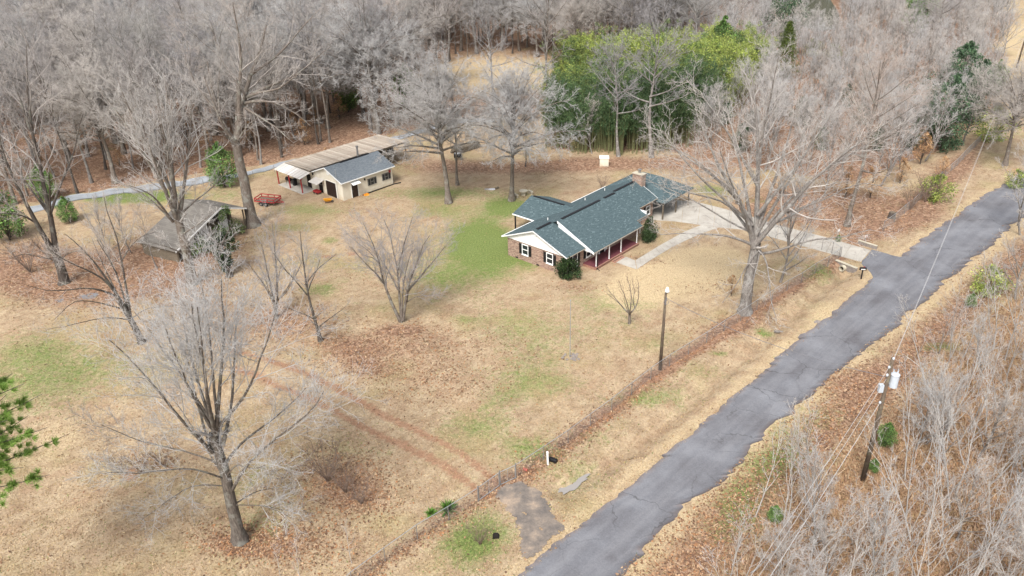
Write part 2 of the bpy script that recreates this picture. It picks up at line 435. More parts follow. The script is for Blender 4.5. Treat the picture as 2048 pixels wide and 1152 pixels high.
def mk_gravel():
    k = NT('lane_gravel'); p = k.pos()
    n1 = k.noise(p, 0.5, 4); n2 = k.noise(p, 6, 4, 0.8)
    c = k.ramp(n1, [(0.3, (0.22, 0.235, 0.25)), (0.7, (0.33, 0.35, 0.375))])
    c = k.mix(1.0, c, k.ramp(n2, [(0.25, (0.7, 0.7, 0.7)), (0.75, (1.25, 1.25, 1.25))]), 'MULTIPLY')
    return k.fin(c, 0.95, n2, 0.03, 0.5)
M['gravel'] = mk_gravel()
def mk_water(name, c, r):
    k = NT(name); k.b.inputs['Specular IOR Level'].default_value = 0.5
    return k.fin(c, r, k.noise(k.pos(), 1.2, 2), 0.03, 0.15)
M['water'] = mk_water('still_water', (0.10, 0.105, 0.07), 0.12)
M['puddle'] = mk_water('puddle_water', (0.27, 0.25, 0.23), 0.05)
def mk_ground():
    k = NT('ground_cover'); p = k.pos()
    m1 = k.attr('mask'); sep = k.n('ShaderNodeSeparateColor', {'Color': m1.outputs['Color']})
    g, lf, cl = sep.outputs[0], sep.outputs[1], sep.outputs[2]
    g = k.math('ADD', g, k.rng(k.noise(p, 0.075, 3, 0.6), 0.5, 0.72, 0, 0.34))
    m2 = k.attr('mask2'); sep2 = k.n('ShaderNodeSeparateColor', {'Color': m2.outputs['Color']})
    pale, grav, scr = sep2.outputs[0], sep2.outputs[1], sep2.outputs[2]
    big = k.noise(p, 0.13, 4, 0.6); mid = k.noise(p, 0.75, 5, 0.65); fine = k.noise(p, 5.5, 5, 0.8)
    streak = k.noise(k.n('ShaderNodeMapping', {'Vector': k.n('ShaderNodeMapping', {'Vector': p, 'Rotation': (0, 0, math.radians(-47))}).outputs[0], 'Scale': (0.3, 2.0, 1)}).outputs[0], 1.0, 4, 0.65)
    mott = k.noise(p, 2.1, 5, 0.75)
    straw = k.ramp(mid, [(0.25, (0.205, 0.138, 0.084)), (0.42, (0.295, 0.212, 0.132)), (0.58, (0.36, 0.272, 0.175)), (0.8, (0.44, 0.352, 0.238))])
    straw = k.mix(k.rng(streak, 0.48, 0.72, 0, 0.6), straw, (0.44, 0.35, 0.23))
    straw = k.mix(k.rng(big, 0.50, 0.66, 0, 0.5), straw, (0.25, 0.215, 0.09))
    straw = k.mix(k.rng(k.noise(p, 0.33, 4, 0.65), 0.5, 0.66, 0, 0.5), straw, (0.29, 0.185, 0.115))
    straw = k.mix(k.rng(mott, 0.53, 0.7, 0, 0.5), straw, (0.195, 0.128, 0.082))
    def patch(mask, nz, lo=0.45, hi=0.78, amp=1.25, w=1.0):
        v = k.math('ADD', mask, k.math('MULTIPLY', k.math('SUBTRACT', nz, 0.5), amp))
        return k.rng(v, lo, hi, 0, w)
    c = k.mix(patch(pale, mid, 0.25, 0.8, 0.7, 0.92), straw, k.mix(fine, (0.38, 0.285, 0.165), (0.52, 0.41, 0.255)))
    vo = k.n('ShaderNodeTexVoronoi', {'Vector': p, 'Scale': 4.2, 'Randomness': 1.0})
    lcol = k.ramp(k.n('ShaderNodeSeparateColor', {'Color': vo.outputs['Color']}).outputs[0], [(0.0, (0.095, 0.054, 0.036)), (0.35, (0.18, 0.10, 0.066)), (0.65, (0.27, 0.162, 0.105)), (1.0, (0.38, 0.27, 0.185))])
    lcol = k.mix(k.rng(mid, 0.35, 0.7, 0, 0.6), lcol, (0.245, 0.14, 0.088))
    c = k.mix(patch(lf, k.noise(p, 1.4, 5, 0.7), 0.3, 0.8, 1.1, 0.95), c, lcol)
    gcol = k.mix(k.rng(fine, 0.3, 0.7), (0.075, 0.125, 0.026), (0.165, 0.215, 0.055))
    c = k.mix(patch(g, k.math('ADD', k.math('MULTIPLY', mott, .6), k.math('MULTIPLY', mid, .4)), 0.22, 0.74, 1.9, 0.9), c, gcol)
    clcol = k.mix(mid, (0.20, 0.10, 0.058), (0.34, 0.20, 0.125))
    c = k.mix(patch(cl, k.noise(p, 1.7, 5, 0.7), 0.42, 0.85, 1.1, 0.85), c, clcol)
    c = k.mix(patch(scr, mott, 0.4, 0.85, 1.0, 0.8), c, k.mix(fine, (0.26, 0.15, 0.075), (0.42, 0.28, 0.165)))
    c = k.mix(patch(grav, mott, 0.45, 0.75, 1.0, 0.9), c, (0.20, 0.215, 0.235))
    c = k.mix(1.0, c, k.ramp(fine, [(0.25, (0.5, 0.5, 0.5)), (0.5, (1, 1, 1)), (0.75, (1.45, 1.45, 1.45))]), 'MULTIPLY')
    return k.fin(c, 0.95, k.math('ADD', fine, mott), 0.09, 0.6)
M['ground'] = mk_ground()

# ------------------------------------------------------------------ the ground
def axis(lo, hi, step, far_lo, far_hi):
    a = list(np.arange(lo, hi + 1e-6, step)); d = step
    while a[-1] < far_hi: d *= 1.13; a.append(a[-1] + d)
    d = step; b = []
    x = lo
    while x > far_lo: d *= 1.13; x -= d; b.append(x)
    return np.array(b[::-1] + a)
GX, GY = axis(-62, 72, 0.45, -1200, 1200), axis(30, 132, 0.45, -300, 1800)
XX, YY = np.meshgrid(GX, GY)
xf, yf = XX.ravel(), YY.ravel()
def ell(px, py, rx, ry, s=1.0, x=None, y=None):
    """a soft patch of ground; rx, ry are its half sizes as surveyed"""
    x = xf if x is None else x; y = yf if y is None else y
    c, ax, ay = at(px, py), at(px + rx, py), at(px, py - ry)
    a, b, cc, d = ax.x - c.x, ay.x - c.x, ax.y - c.y, ay.y - c.y
    det = a * d - b * cc
    u = (d * (x - c.x) - b * (y - c.y)) / det; v = (-cc * (x - c.x) + a * (y - c.y)) / det
    return s * np.exp(-1.3 * (u * u + v * v) ** 1.3)
def band(pix, w, s=1.0, x=None, y=None):
    x = xf if x is None else x; y = yf if y is None else y
    return s * np.exp(-(seg_dist(x, y, line_of(pix)) / w) ** 2)
FENCE = [(640, 1232), (740, 1146), (850, 1072), (957, 1003), (1000, 972), (1032, 957), (1108, 908), (1210, 830), (1320, 745), (1405, 690), (1490, 635), (1590, 572), (1681, 514)]
WOODS = [(-900, 520), (-300, 470), (130, 392), (560, 322), (800, 263), (985, 232), (1085, 225), (1100, 300), (1330, 300), (1420, 318), (1500, 335), (1700, 365), (1880, 300), (1990, 215), (2015, 60), (2015, -255), (-2000, -255)]
def in_poly(px, py, poly):
    r = np.zeros(np.shape(px), bool)
    for (x0, y0), (x1, y1) in zip(poly, poly[1:] + poly[:1]):
        if y0 == y1: continue
        r ^= ((y0 > py) != (y1 > py)) & (px < (x1 - x0) * (py - y0) / (y1 - y0) + x0)
    return r
def in_woods(x, y):
    ok = y > 60
    px, py = proj(x, np.where(ok, y, 60), 0 * x)
    return (in_poly(px, py, WOODS) & ok).astype(float)
def masks(x, y):
    e = lambda *a: ell(*a, x=x, y=y); bd = lambda *a: band(*a, x=x, y=y)
    g = np.zeros(len(x)); lf = g.copy(); cl = g.copy(); pa = g.copy(); gr = g.copy(); sc = g.copy()
    for a in ((960, 470, 70, 40, .85), (1010, 415, 60, 22, .8), (880, 420, 70, 22, .5), (985, 500, 70, 40, .6), (1060, 515, 60, 22, .55), (900, 540, 90, 40, .35), (660, 480, 22, 8, .6), (640, 580, 50, 14, .5),
              (960, 850, 90, 36, .5), (1000, 800, 60, 24, .35), (1060, 900, 60, 30, .45), (960, 1060, 80, 50, .62), (930, 1110, 90, 50, .45), (1080, 770, 120, 30, .38), (1290, 690, 60, 26, .22), (1150, 940, 90, 50, .35),
              (210, 730, 150, 50, .42), (60, 690, 110, 44, .38), (100, 790, 140, 56, .32), (30, 760, 90, 60, .28), (450, 390, 60, 22, .4), (1170, 640, 150, 60, .22), (1060, 700, 120, 60, .28), (930, 560, 130, 50, .3), (720, 540, 120, 40, .25), (1000, 640, 100, 40, .25), (520, 1040, 90, 40, .3), (700, 880, 90, 40, .2), (1200, 870, 60, 30, .3), (1340, 780, 90, 30, .25), (1580, 880, 60, 40, .35), (1430, 1060, 60, 40, .35), (230, 395, 120, 13, .75), (330, 390, 60, 12, .6), (610, 420, 90, 15, .45), (580, 455, 80, 12, .4), (850, 385, 90, 16, .4), (950, 385, 120, 14, .4), (800, 330, 50, 20, .3),
              (1420, 380, 60, 14, .5), (1500, 400, 60, 12, .35), (1640, 545, 45, 20, .45), (1260, 800, 90, 18, .35), (1400, 740, 80, 16, .3), (1440, 900, 60, 30, .35), (1550, 930, 70, 40, .5), (1480, 1000, 60, 50, .5), (1650, 830, 60, 30, .35), (1530, 660, 25, 8, .75), (1440, 705, 22, 6, .65), (1880, 690, 40, 12, .45), (640, 300, 40, 18, .0), (930, 640, 30, 8, .3), (350, 300, 0.1, 0.1, 0), (1100, 130, 60, 12, .4), (870, 600, 14, 6, .3)):
        g += e(*a)
    for a in ((600, 640, 110, 44, .5), (690, 700, 80, 34, .5), (740, 740, 60, 24, .45), (800, 690, 160, 50, .42), (870, 770, 130, 40, .35), (480, 640, 140, 70, .4), (170, 560, 210, 60, .85), (330, 520, 160, 70, .75), (60, 520, 120, 60, .7), (500, 1080, 110, 40, .75), (680, 950, 110, 60, .65), (720, 1000, 80, 40, .5), (620, 1080, 110, 50, .4), (300, 925, 80, 24, .45), (480, 1090, 70, 20, .5),
              (700, 400, 90, 24, .35), (860, 330, 130, 22, .5), (1050, 335, 200, 18, .75), (1230, 325, 160, 16, .8), (1420, 330, 140, 30, .7), (1620, 400, 200, 46, .85), (1730, 440, 130, 40, .85), (1560, 420, 90, 30, .5), (1830, 420, 110, 36, .6), (1900, 340, 90, 40, .5), (1700, 760, 120, 30, .55), (1500, 640, 90, 14, .5), (1470, 560, 70, 24, .25), (1150, 575, 60, 14, .6), (1290, 520, 60, 14, .55),
              (1450, 660, 100, 24, .35), (1400, 580, 70, 22, .25), (620, 260, 200, 60, .9), (800, 660, 60, 14, .5), (720, 430, 100, 20, .3), (900, 700, 200, 60, .2), (760, 560, 90, 20, .25), (450, 480, 90, 40, .5)):
        lf += e(*a)
    lf += bd(FENCE[4:], 1.1, .95) + bd(FENCE[:5], .8, .6)
    lf += .85 * np.exp(-(seg_dist(x, y, SCRUB) / 2.4) ** 2)
    lf += bd([(1700, 490), (1800, 440), (1900, 350), (1980, 270)], 1.6, .6)
    # the woods all round: leaf litter
    lf += .9 * in_woods(x, y) * (1 - np.clip(e(1000, 145, 165, 38, 1.4), 0, 1))
    for a in ((655, 512, 26, 6, .9), (705, 508, 16, 6, .95), (262, 938, 22, 12, 1.0), (258, 955, 30, 10, .8), (520, 745, 26, 8, .5), (1040, 600, 12, 4, .9), (900, 597, 12, 4, .8), (985, 378, 26, 6, .6), (1300, 752, 22, 9, .8), (1375, 700, 40, 10, .5), (790, 640, 8, 4, .5), (680, 770, 10, 5, .6), (1015, 830, 12, 5, .7), (880, 820, 12, 5, .4), (950, 925, 14, 5, .4), (1110, 1000, 22, 8, .5), (1245, 510, 16, 10, .5), (1350, 430, 20, 10, .3), (1205, 860, 18, 9, .8), (860, 1045, 30, 10, .6)):
        cl += e(*a)
    cl += bd(FENCE[7:12], .75, .8) + bd(FENCE[3:8], .4, .3)
    for tr in ([(1004, 972), (920, 905), (850, 868), (780, 835), (690, 785), (620, 748), (540, 722), (460, 700)], [(970, 990), (880, 925), (800, 885), (720, 850), (620, 800), (540, 765), (470, 735)]):
        cl += bd(tr, .40, 1.15)
    cl += bd([(900, 950), (700, 800), (560, 735)], 1.6, .2)
    cl += bd([(560, 470), (700, 425), (830, 385)], .35, .4) + bd([(560, 488), (700, 440), (840, 396)], .35, .4)
    for a in ((1330, 560, 130, 48, 1.0), (1420, 520, 110, 38, .9), (1250, 600, 70, 34, .9), (1480, 570, 70, 30, .5), (1640, 620, 40, 24, .6), (1560, 690, 60, 16, .35), (1000, 145, 160, 34, .9), (2030, 60, 40, 80, 1.), (1960, 300, 40, 26, .5), (1480, 365, 60, 14, .6), (1390, 395, 50, 10, .3), (130, 880, 60, 50, .35), (90, 870, 90, 60, .3), (1330, 800, 60, 20, .25), (400, 960, 100, 40, .4), (330, 1000, 100, 30, .45), (1160, 330, 100, 12, .2), (1500, 870, 30, 30, .4), (720, 1090, 60, 30, .35), (1300, 860, 70, 26, .3), (1240, 930, 50, 24, .3)):
        pa += e(*a)
    pa += .55 * np.exp(-((seg_dist(x, y, ROAD_L) - .5) / .8) ** 2) + .6 * np.exp(-((seg_dist(x, y, ROAD_R) - .6) / 1.0) ** 2)
    for a in ((120, 600, 14, 6, .9), (175, 592, 26, 8, .95), (190, 585, 14, 6, .6), (155, 603, 12, 5, .5)): gr += e(*a)
    side = np.array([1.0]) * ((x - np.interp(y, [p[1] for p in SCRUB], [p[0] for p in SCRUB])) > 0)
    sc += side * (y < 112) * .8 * smooth(1.0, 4.0, seg_dist(x, y, SCRUB))
    return [np.clip(m, 0, 1) for m in (g, lf, cl, pa, gr, sc)]
mk = masks(xf, yf)
zf = hfun(xf, yf)
zf = zf - 0.30 * (1 - smooth(0.9, 1.5, seg_dist(xf, yf, ROAD_C))) * (yf < 140)
pond = ell(1640, 30, 62, 46, 1.0)
zf = np.where(pond > .05, np.minimum(zf, .2), zf)
nx, ny = len(GX), len(GY)
ii = np.arange(nx * ny).reshape(ny, nx)
quads = np.stack([ii[:-1, :-1], ii[:-1, 1:], ii[1:, 1:], ii[1:, :-1]], -1).reshape(-1, 4)
gme = raw_mesh('ground', np.stack([xf, yf, zf], -1), quads, np.zeros((0, 3), int), M['ground'])
for nm, trio in (('mask', mk[:3]), ('mask2', mk[3:])):
    a = gme.color_attributes.new(nm, 'FLOAT_COLOR', 'POINT')
    c = np.ones((len(xf), 4), np.float32); c[:, :3] = np.stack(trio, -1)
    a.data.foreach_set('color', c.ravel())
ground = tag(link('ground', gme), kind='structure')

# ------------------------------------------------------------------ road, lane, drive, walkway, pond
RNG = np.random.default_rng(7)
def resample(line, step):
    P = np.array(line); d = np.r_[0, np.cumsum(np.hypot(*np.diff(P, axis=0).T))]
    n = max(2, int(d[-1] / step)); t = np.linspace(0, d[-1], n)
    return np.stack([np.interp(t, d, P[:, 0]), np.interp(t, d, P[:, 1])], -1)
def rough_line(n, amp, step, rng):
    o = np.zeros(n)
    for s, a in ((2.6, 1.0), (1.1, 0.8), (0.45, 0.6)):
        k = max(2, int(n * step / s) + 2)
        o += a * np.interp(np.linspace(0, k - 1, n), np.arange(k), rng.normal(0, 1, k))
    return o * amp
def ribbon(name, left, right, z, mat, kind='structure', amp=0.0, across=8, step=0.2, follow=False, label=None):
    l0 = resample(left, step); n = len(l0); d = np.linspace(0, 1, n)
    R = np.array(right); dr = np.r_[0, np.cumsum(np.hypot(*np.diff(R, axis=0).T))]; dr /= dr[-1]
    Lr = np.array(left); dl = np.r_[0, np.cumsum(np.hypot(*np.diff(Lr, axis=0).T))]; dl /= dl[-1]
    idx = np.interp(d, dl, np.arange(len(Lr)))
    r0 = np.stack([np.interp(idx, np.arange(len(R)), R[:, 0]), np.interp(idx, np.arange(len(R)), R[:, 1])], -1)
    w = r0 - l0; w /= np.linalg.norm(w, axis=1)[:, None]
    l0 = l0 + w * rough_line(n, amp, step, RNG)[:, None]; r0 = r0 + w * rough_line(n, amp * 1.5, step, RNG)[:, None]
    t = np.linspace(0, 1, across)[None, :, None]
    P = l0[:, None] * (1 - t) + r0[:, None] * t
    x, y = P[..., 0].ravel(), P[..., 1].ravel()
    zz = (hfun(x, y) if follow else 0 * x) + z
    crown = np.broadcast_to(np.sin(np.linspace(0, np.pi, across)) * 0.03, (n, across)).ravel()
    V = np.stack([x, y, zz + crown], -1)
    acr = np.broadcast_to(np.linspace(0, 1, across), (n, across)).ravel(); acr = np.concatenate([acr, acr])
    low = V.copy(); low[:, 2] -= 0.12
    k = np.arange(n * across).reshape(n, across)
    q = np.stack([k[:-1, :-1], k[:-1, 1:], k[1:, 1:], k[1:, :-1]], -1).reshape(-1, 4)[:, ::-1]
    m = len(V); sk = []
    for e in (k[:, 0], k[::-1, -1]): sk.append(np.stack([e[:-1], e[1:], e[1:] + m, e[:-1] + m], -1))
    q = np.concatenate([q] + sk)
    o = link(name, raw_mesh(name, np.concatenate([V, low]), q, np.zeros((0, 3), int), mat, True, np.stack([acr, acr, acr], -1)), None)
    return tag(o, kind=kind, label=label)
ribbon('road', ROAD_L, ROAD_R, 0.015, M['asphalt'], amp=0.2, step=0.13)
# flared asphalt mouth of the drive, and the broken asphalt apron outside the double gate
def sheet(name, pix, z, mat, rough=0.0, follow=True, th=0.1):
    P = resample([tuple(at(*p)[:2]) for p in pix + pix[:1]], 0.25)[:-1]
    if rough:
        c = P.mean(0); d = P - c; d /= np.linalg.norm(d, axis=1)[:, None]
        P = P + d * rough_line(len(P), rough, 0.25, RNG)[:, None]
    mb = MB()
    mb.slab([(x, y, (hz(x, y) if follow else 0) + z) for x, y in P], th)
    o = mb.build(name, mat)
    a = o.data.color_attributes.new('col', 'FLOAT_COLOR', 'POINT')
    a.data.foreach_set('color', np.full(len(o.data.vertices) * 4, .4, np.float32))
    return tag(o, kind='structure')
sheet('drive_mouth', [(1743, 499), (1798, 514), (1812, 512), (1850, 530), (1800, 590), (1762, 600), (1738, 571), (1747, 557), (1742, 545), (1724, 528)], 0.025, M['asphalt'], 0.05, follow=False)
def crumbled(name, pix, z, mat, step=0.12, rough=0.11):
    """a thin broken sheet of asphalt lying on the uneven ground, its edge eaten away"""
    poly = [tuple(at(*p)[:2]) for p in pix]
    xs, ys = [p[0] for p in poly], [p[1] for p in poly]
    nx_, ny_ = int((max(xs) - min(xs) + 2) / step), int((max(ys) - min(ys) + 2) / step)
    X, Y = np.meshgrid(min(xs) - 1 + np.arange(nx_) * step, min(ys) - 1 + np.arange(ny_) * step)
    wx = rough * (np.sin(X * 3.1 + Y * 1.7) + .8 * np.sin(X * 7.3 - Y * 5.1 + 1) + .5 * np.sin(X * 15 + Y * 13)); wy = rough * (np.sin(Y * 3.7 - X * 2.1) + .8 * np.sin(Y * 8.1 + X * 6.3) + .5 * np.sin(Y * 17 - X * 11))
    ins = in_poly(X + wx, Y + wy, poly)
    ins &= ~((0 * X + np.sin(X * 2.3 + 1) * np.sin(Y * 2.9 + X) + .5 * np.sin(X * 6 + Y * 4)) > 1.32)
    Z = hfun(X.ravel(), Y.ravel()).reshape(X.shape) + z
    mb = MB(); idx = {}
    def vid(a, b):
        if (a, b) not in idx: idx[(a, b)] = len(mb.v); mb.v.append((X[a, b], Y[a, b], Z[a, b]))
        return idx[(a, b)]
    for a in range(ny_ - 1):
        for b in range(nx_ - 1):
            if ins[a, b]: mb.f.append((vid(a, b), vid(a, b + 1), vid(a + 1, b + 1), vid(a + 1, b))); mb.mi.append(0)
    o = mb.build(name, mat); md = o.modifiers.new('thickness', 'SOLIDIFY'); md.thickness = .05; md.offset = -1
    return tag(o, kind='structure')
crumbled('gate_apron', [(1010, 972), (1040, 966), (1080, 985), (1098, 1010), (1103, 1036), (1132, 1055), (1090, 1090), (1064, 1116), (1038, 1112), (1044, 1070), (1028, 1040), (1005, 1012), (986, 985)], 0.05, M['asphalt_old'])
def slabs(name, left, right, n, z, mat, th=0.12, gap=0.035):
    """a poured drive: each slab its own piece, joints open between them"""
    root = empty(name); tag(root, kind='structure')
    A, B = np.array(line_of(left)), np.array(line_of(right))
    def par(P, m):
        d = np.r_[0, np.cumsum(np.hypot(*np.diff(P, axis=0).T))]; t = np.linspace(0, d[-1], m)
        return np.stack([np.interp(t, d, P[:, 0]), np.interp(t, d, P[:, 1])], -1)
    a, b = par(A, n * 4 + 1), par(B, n * 4 + 1)
    for i in range(n):
        ra, rb = a[i * 4:i * 4 + 5].copy(), b[i * 4:i * 4 + 5].copy()
        for q in (ra, rb):
            q[0] += (q[1] - q[0]) / np.linalg.norm(q[1] - q[0]) * gap / 2
            q[-1] -= (q[-1] - q[-2]) / np.linalg.norm(q[-1] - q[-2]) * gap / 2
        ring = [(p[0], p[1], z + RNG.uniform(-.006, .006)) for p in list(ra) + list(rb[::-1])]
        mb = MB(); mb.slab(ring, th); mb.build('concrete_slab', mat, root)
    return root
slabs('driveway', [(1741, 501), (1640, 472), (1560, 452), (1500, 433), (1440, 416), (1400, 406), (1345, 400), (1300, 402)], [(1722, 524), (1610, 494), (1530, 471), (1480, 459), (1435, 455), (1400, 450), (1350, 443), (1300, 440)], 13, 0.05, M['concrete'])
sheet('walk_landing', [(1232, 525), (1252, 514), (1270, 521.5), (1273, 539)], 0.045, M['concrete'], follow=False)
slabs('walkway', [(1271, 521), (1320, 491), (1370, 463), (1404, 450)], [(1274, 539), (1300, 521), (1345, 494), (1395, 470), (1436, 456)], 16, 0.04, M['concrete'], gap=0.03)
ribbon('gravel_lane', line_of([(60, 428), (135, 406), (330, 377), (420, 364), (500, 350), (560, 334), (700, 305), (800, 279), (870, 259), (925, 246), (990, 244)]), line_of([(60, 412), (135, 392), (330, 366), (420, 353), (500, 340), (560, 325), (700, 294), (800, 270), (870, 251), (925, 238), (990, 236)]), 0.05, M['gravel'], amp=0.12, across=6, step=0.5, follow=True)
mb = MB()
pp = [at(1632 + 42 * math.cos(t) * (1 + .2 * math.sin(3 * t)), 26 + 44 * math.sin(t) * (1 + .15 * math.sin(2 * t + 1))) for t in np.linspace(0, 2 * math.pi, 48, endpoint=False)]
mb.poly([(p.x, p.y, 0.55) for p in reversed(pp)]); o = mb.build('pond_water', M['water'])
if o.data.polygons[0].normal.z < 0: o.data.flip_normals()
tag(o, kind='structure')
mb = MB()
pc, pe = at(1146, 961), at(1174, 944)
pd = (pe - pc).normalized(); pn = Vector((-pd.y, pd.x, 0)); ring = []
for t in np.linspace(0, 2 * math.pi, 40, endpoint=False):
    r_ = 1 + .16 * math.sin(3 * t + 1) + .12 * math.sin(7 * t) + .08 * math.sin(11 * t + 2)
    q = pc + pd * (1.55 * r_ * math.cos(t)) + pn * (.42 * r_ * math.sin(t)); ring.append((q.x, q.y, -0.40))
mb.poly(ring); o = mb.build('puddle', M['puddle'])
if o.data.polygons[0].normal.z < 0: o.data.flip_normals()
tag(o, kind='structure')
# ------------------------------------------------------------------ trees: growth
def norm(a): return a / np.maximum(np.linalg.norm(a, axis=-1, keepdims=True), 1e-9)
def lerp_at(P, t):
    N, K = P.shape[:2]; x = t * (K - 1); i = np.minimum(x.astype(int), K - 2); f = (x - i)
    r = np.arange(N)[:, None]; a, b = P[r, i], P[r, i + 1]
    if P.ndim == 3: f = f[..., None]
    return a * (1 - f) + b * f, (b - a)
def spawn(rng, P, R, Ln, n, t0, t1, ang, angj, lr, K, wob, up, rr, rmin, tip=.4, fall=.5):
    N = P.shape[0]
    t = t0 + (t1 - t0) * ((np.arange(n)[None] + rng.random((N, n))) / n)
    pos, tg = lerp_at(P, t); tg = norm(tg); rad, _ = lerp_at(R, t)
    ref = np.where(np.abs(tg[..., 2:3]) < .9, np.array([0, 0, 1.]), np.array([1., 0, 0]))
    u = norm(np.cross(tg, ref)); v = np.cross(tg, u)
    az = rng.random((N, 1)) * 6.28 + np.arange(n)[None] * 2.4 + rng.normal(0, .45, (N, n))
    a = ang + angj * rng.normal(0, 1, (N, n))
    d = np.cos(a)[..., None] * tg + np.sin(a)[..., None] * (np.cos(az)[..., None] * u + np.sin(az)[..., None] * v)
    ln = lr * Ln[:, None] * (1 - fall * t) * (.7 + .6 * rng.random((N, n)))
    r0 = np.maximum(rmin, rr * rad)
    m = N * n; pos = pos.reshape(m, 3); d = d.reshape(m, 3); ln = ln.reshape(m); r0 = r0.reshape(m)
    out = np.empty((m, K, 3)); out[:, 0] = pos; st = (ln / (K - 1))[:, None]
    for k in range(1, K):
        d = norm(d + wob * rng.normal(0, 1, (m, 3)) + np.array([0, 0, up]))
        out[:, k] = out[:, k - 1] + d * st
    return out, r0[:, None] * np.linspace(1, tip, K)[None], ln
class TreeMesh:
    def __init__(s): s.v, s.q, s.t, s.n = [], [], [], 0
    def tubes(s, P, R, sides):
        N, K = P.shape[:2]
        tg = norm(np.gradient(P, axis=1))
        ref = np.where(np.abs(tg[:, :1, 2:3]) < .85, np.array([0, 0, 1.]), np.array([1., 0, 0]))
        u = norm(np.cross(tg, ref)); w = np.cross(tg, u)
        a = np.arange(sides) * 2 * np.pi / sides
        ring = P[:, :, None] + R[:, :, None, None] * (np.cos(a)[None, None, :, None] * u[:, :, None] + np.sin(a)[None, None, :, None] * w[:, :, None])
        b = s.n + np.arange(N)[:, None, None] * K * sides + np.arange(K - 1)[None, :, None] * sides
        j = np.arange(sides)[None, None]; j2 = (j + 1) % sides
        s.q.append(np.stack([b + j, b + j2, b + j2 + sides, b + j + sides], -1).reshape(-1, 4))
        s.v.append(ring.reshape(-1, 3)); s.n += N * K * sides
    def cones(s, P, R):
        N = P.shape[0]; A, B = P[:, 0], P[:, -1]
        tg = norm(B - A); ref = np.where(np.abs(tg[:, 2:3]) < .85, np.array([0, 0, 1.]), np.array([1., 0, 0]))
        u = norm(np.cross(tg, ref)); w = np.cross(tg, u)
        a = np.arange(3) * 2 * np.pi / 3
        ring = A[:, None] + R[:, :1, None] * (np.cos(a)[None, :, None] * u[:, None] + np.sin(a)[None, :, None] * w[:, None])
        V = np.concatenate([ring, B[:, None]], 1)
        b = s.n + np.arange(N)[:, None] * 4
        s.t.append(np.concatenate([np.stack([b[:, 0] + i, b[:, 0] + (i + 1) % 3, b[:, 0] + 3], -1) for i in range(3)]))
        s.v.append(V.reshape(-1, 3)); s.n += N * 4
    def mesh(s, name, mat):
        q = np.concatenate(s.q) if s.q else np.zeros((0, 4), int); t = np.concatenate(s.t) if s.t else np.zeros((0, 3), int)
        return raw_mesh(name, np.concatenate(s.v), q, t, mat)
def respline(pts, K, rng=None, wob=0.0):
    P = np.array([tuple(p) for p in pts], float)
    d = np.r_[0, np.cumsum(np.linalg.norm(np.diff(P, axis=0), axis=1))]
    t = np.linspace(0, d[-1], K)
    Q = np.stack([np.interp(t, d, P[:, i]) for i in range(3)], -1)
    if len(P) > 2:
        for _ in range(2):
            Q[1:-1] = Q[1:-1] * .5 + (Q[:-2] + Q[2:]) * .25
    if rng is not None and wob:
        n = rng.normal(0, wob, (K, 3)); n[0] = 0; n = np.cumsum(n, 0) * .5; Q = Q + n * np.linspace(0, 1, K)[:, None]
    return Q, d[-1]
def grow(name, seed, stems, dens=1.2, l1=.42, n2=6, l2=.5, n3=6, l3=.5, n4=3, l4=.55, up=.05, ang=.85, twig_r=.010, bark='bark', twig='twig', wob=.12, t_first=.28, K1=5, l1min=0.0, sides=7, flare=True):
    """stems: (points, radius at foot, radius at tip, first bearing point t). Returns the trunk and the crown meshes."""
    rng = np.random.default_rng(seed)
    tr, cr = TreeMesh(), TreeMesh()
    L1P, L1R, L1L = [], [], []
    for k, st in enumerate(stems):
        pts, r0, r1, tf = st
        P, ln = respline(pts, 10, rng, .012 * (sum((a - b) ** 2 for a, b in zip(pts[0], pts[-1]))) ** .5)
        Rr = r0 + (r1 - r0) * np.linspace(0, 1, 10) ** .8
        if flare and k == 0: Rr[0] *= 1.45
        tr.tubes(P[None], Rr[None], sides)
        n = max(2, int(round(dens * ln * (1 - tf))))
        a, b, c = spawn(rng, P[None], Rr[None], np.array([ln]), n, tf, .99, ang, .22, l1, K1, wob, up, .42, twig_r * 1.5, .4, .55)
        if l1min:
            s = np.clip(l1min / np.maximum(c, .01), 1, 2.2); a = a[:, :1] + (a - a[:, :1]) * s[:, None, None]; c = c * s
        L1P.append(a); L1R.append(b); L1L.append(c)
    P1, R1, Q1 = np.concatenate(L1P), np.concatenate(L1R), np.concatenate(L1L)
    cr.tubes(P1, R1, 4)
    P2, R2, Q2 = spawn(rng, P1, R1, Q1, n2, .2, 1, .75, .22, l2, 4, wob * 1.1, up, .5, twig_r * 1.15, .45, .4)
    cr.tubes(P2, R2, 3)
    if n3:
        P3, R3, Q3 = spawn(rng, P2, R2, Q2, n3, .12, 1, .7, .25, l3, 2, wob, up, .6, twig_r, .45, .35)
        cr.cones(P3, R3)
        if n4:
            P4, R4, _ = spawn(rng, P3, R3, Q3, n4, .25, .95, .65, .25, l4, 2, wob, up, .7, twig_r * .8, .4, .3)
            cr.cones(P4, R4)
    return tr.mesh(name + '_trunk', M[bark]), cr.mesh(name + '_crown', M[twig])
def put_tree(name, meshes, loc, label, cat='tree', group=None, rz=0.0, s=1.0, tilt=None):
    o = empty(name, loc, rz, s)
    if tilt: o.rotation_euler = (tilt[0], tilt[1], rz)
    tag(o, label, cat, group)
    link('trunk', meshes[0], o); link('crown', meshes[1], o)
    return o
